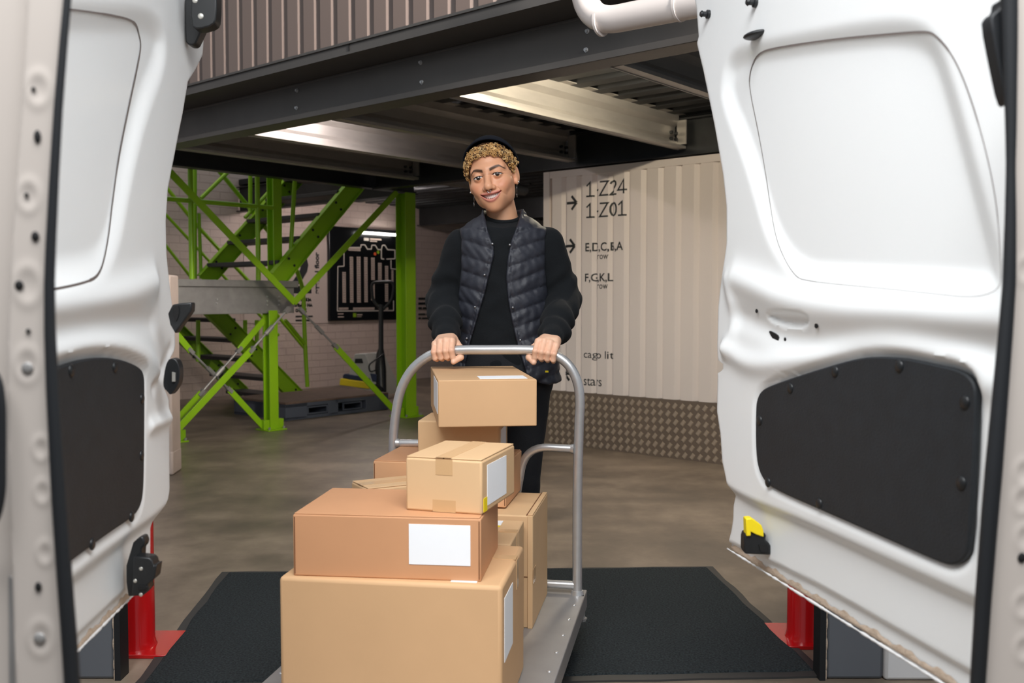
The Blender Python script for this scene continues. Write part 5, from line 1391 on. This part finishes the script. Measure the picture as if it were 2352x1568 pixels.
for th, z in spots:
    px_, py_, pz_ = on_skull(th, z, .006+rnd.uniform(0, .006)); c = hw(px_, py_, pz_)
    c = c+(c-HO).normalized()*rnd.uniform(0, .004)
    nrm = (hr*(px_/.074)+fw*((py_+.012)/.094)+hu*((pz_-.036)/.082)*.6).normalized()
    axs = (nrm*rnd.uniform(.5, 1)+Vector((rnd.uniform(-.7, .7), rnd.uniform(-.7, .7), rnd.uniform(-.7, .7)))).normalized()
    u_ = axs.orthogonal().normalized(); v_ = axs.cross(u_); R_ = rnd.uniform(.0038, .0070); L_ = rnd.uniform(.002, .006); t0 = rnd.uniform(0, 6.28); tn = rnd.uniform(1.2, 2.0)
    pts = [c+(u_*math.cos(t0+t)+v_*math.sin(t0+t))*R_*(1-.15*t/6.28)+axs*L_*(t/6.28-.4) for t in np.linspace(0, 6.28*tn, int(13*tn))]
    mb.tube(pts, rnd.uniform(.0007, .0011), 5, mi=rnd.choice((0, 0, 0, 1, 2)))
obj('curls', mb, ['hair_gold', 'hair_dark', 'hair_pale'], hair, smooth=True, label='golden blond curls')
h = .003; lo = np.array(HO)-np.array([.13, .14, .05]); hi = np.array(HO)+np.array([.13, .13, .16]); g = grid(lo, hi, h); q = hloc(g); x, y, z = q; ax = np.abs(x)
dome = ell(q, (0, -.014, .040), (.091, .110, .103))
rim = np.maximum(.104-1.05*np.clip(.034-y, 0, 1)+.9*np.clip(y-.034, 0, 1), -.018)
d = smax(dome, rim-z, .004); d = smax(d, -(dome+.005), .002)
V, Q = nets(d*HS, lo, h); V = relax(V, Q, 2, .4); cp = quadmesh('cap', V, Q, 'cap_navy', person)
mb = MB(); 
def rimz(x, y): return max(-.018, .104-1.05*max(0, .034-y)+.9*max(0, y-.034))
pts = []
for i in range(64):
    t = 2*math.pi*i/64; zz = .05
    for _ in range(80):
        k = math.sqrt(max(.02, 1-((zz-.040)/.103)**2)); xx, yy = .0915*k*math.sin(t), -.014+.1105*k*math.cos(t); zz = .75*zz+.25*rimz(xx, yy)
    pts.append(hw(xx, yy, zz+.001))
mb.tube(pts, .0028, 8, closed=True); obj('rim', mb, 'cap_navy', cp, smooth=True)
# bill turned to the back
bm_p = [hw(.062*math.sin(t), -.014-.098*math.cos(t)*1.0, -.004) for t in np.linspace(-1, 1, 9)]; bm_q = [hw(.070*math.sin(t), -.085-.10*math.cos(t*.9), -.012) for t in np.linspace(1, -1, 9)]
mb = MB(); mb.prism(bm_p+bm_q, hu*.004); obj('bill', mb, 'cap_navy', cp, bevel=.0015)
# ================================================================== LIGHT
w = bpy.data.worlds.new('world'); SC.world = w; w.use_nodes = True
bg = w.node_tree.nodes['Background']; bg.inputs[0].default_value = (.82, .9, 1, 1); bg.inputs[1].default_value = .32
def area(name, loc, tgt, size, power, col=(1, 1, 1), sy=None):
    l = bpy.data.lights.new(name, 'AREA'); l.energy = power; l.color = col; l.size = size
    if sy: l.shape = 'RECTANGLE'; l.size_y = sy
    o = bpy.data.objects.new(name, l); COL.objects.link(o); o.location = loc
    o.rotation_euler = (Vector(tgt)-Vector(loc)).to_track_quat('-Z', 'Y').to_euler(); return o
kl = area('unseen_overhead_light', (0, .45, 2.75), (.05, 1.75, .55), 2.4, 67, (.98, .99, 1), 1.1); kl.data.spread = math.radians(128)  # added soft key light overhead, out of view; narrowed to spare the upper wall
wl = area('unseen_wall_spot', (2.75, .5, 3.3), (-.9, 5.1, 3.0), .6, 46, (1, .94, .88), .8); wl.data.spread = math.radians(40)  # added narrow light, out of view, aimed to brighten only the corrugated upper wall
area('unseen_overhead_light', (-2.4, 3.2, 4.4), (-1.4, 4.0, .4), 1.4, 14, (1, .96, .92), 1.4)  # added weak light from above, out of view
def strip(name, a, b, z, L, power, col, ax=B2, down=-1.0):
    l = bpy.data.lights.new(name, 'AREA'); l.energy = power; l.color = col; l.shape = 'RECTANGLE'; l.size = L; l.size_y = .05
    o = bpy.data.objects.new(name, l); COL.objects.link(o); o.location = AB(a, b, z)
    X = Vector(ax); Z = -UP*down; Y = Z.cross(X)
    o.rotation_euler = Matrix((X, Y, Z)).transposed().to_euler(); return o
strip('stair_tube_light', 4.3, -1.2, 3.6, 1.4, 9, (1, .84, .68))
SC.view_settings.view_transform = 'Standard'; SC.view_settings.look = 'None'; SC.view_settings.gamma = 1; SC.view_settings.exposure = 0
SC.view_settings.use_curve_mapping = False
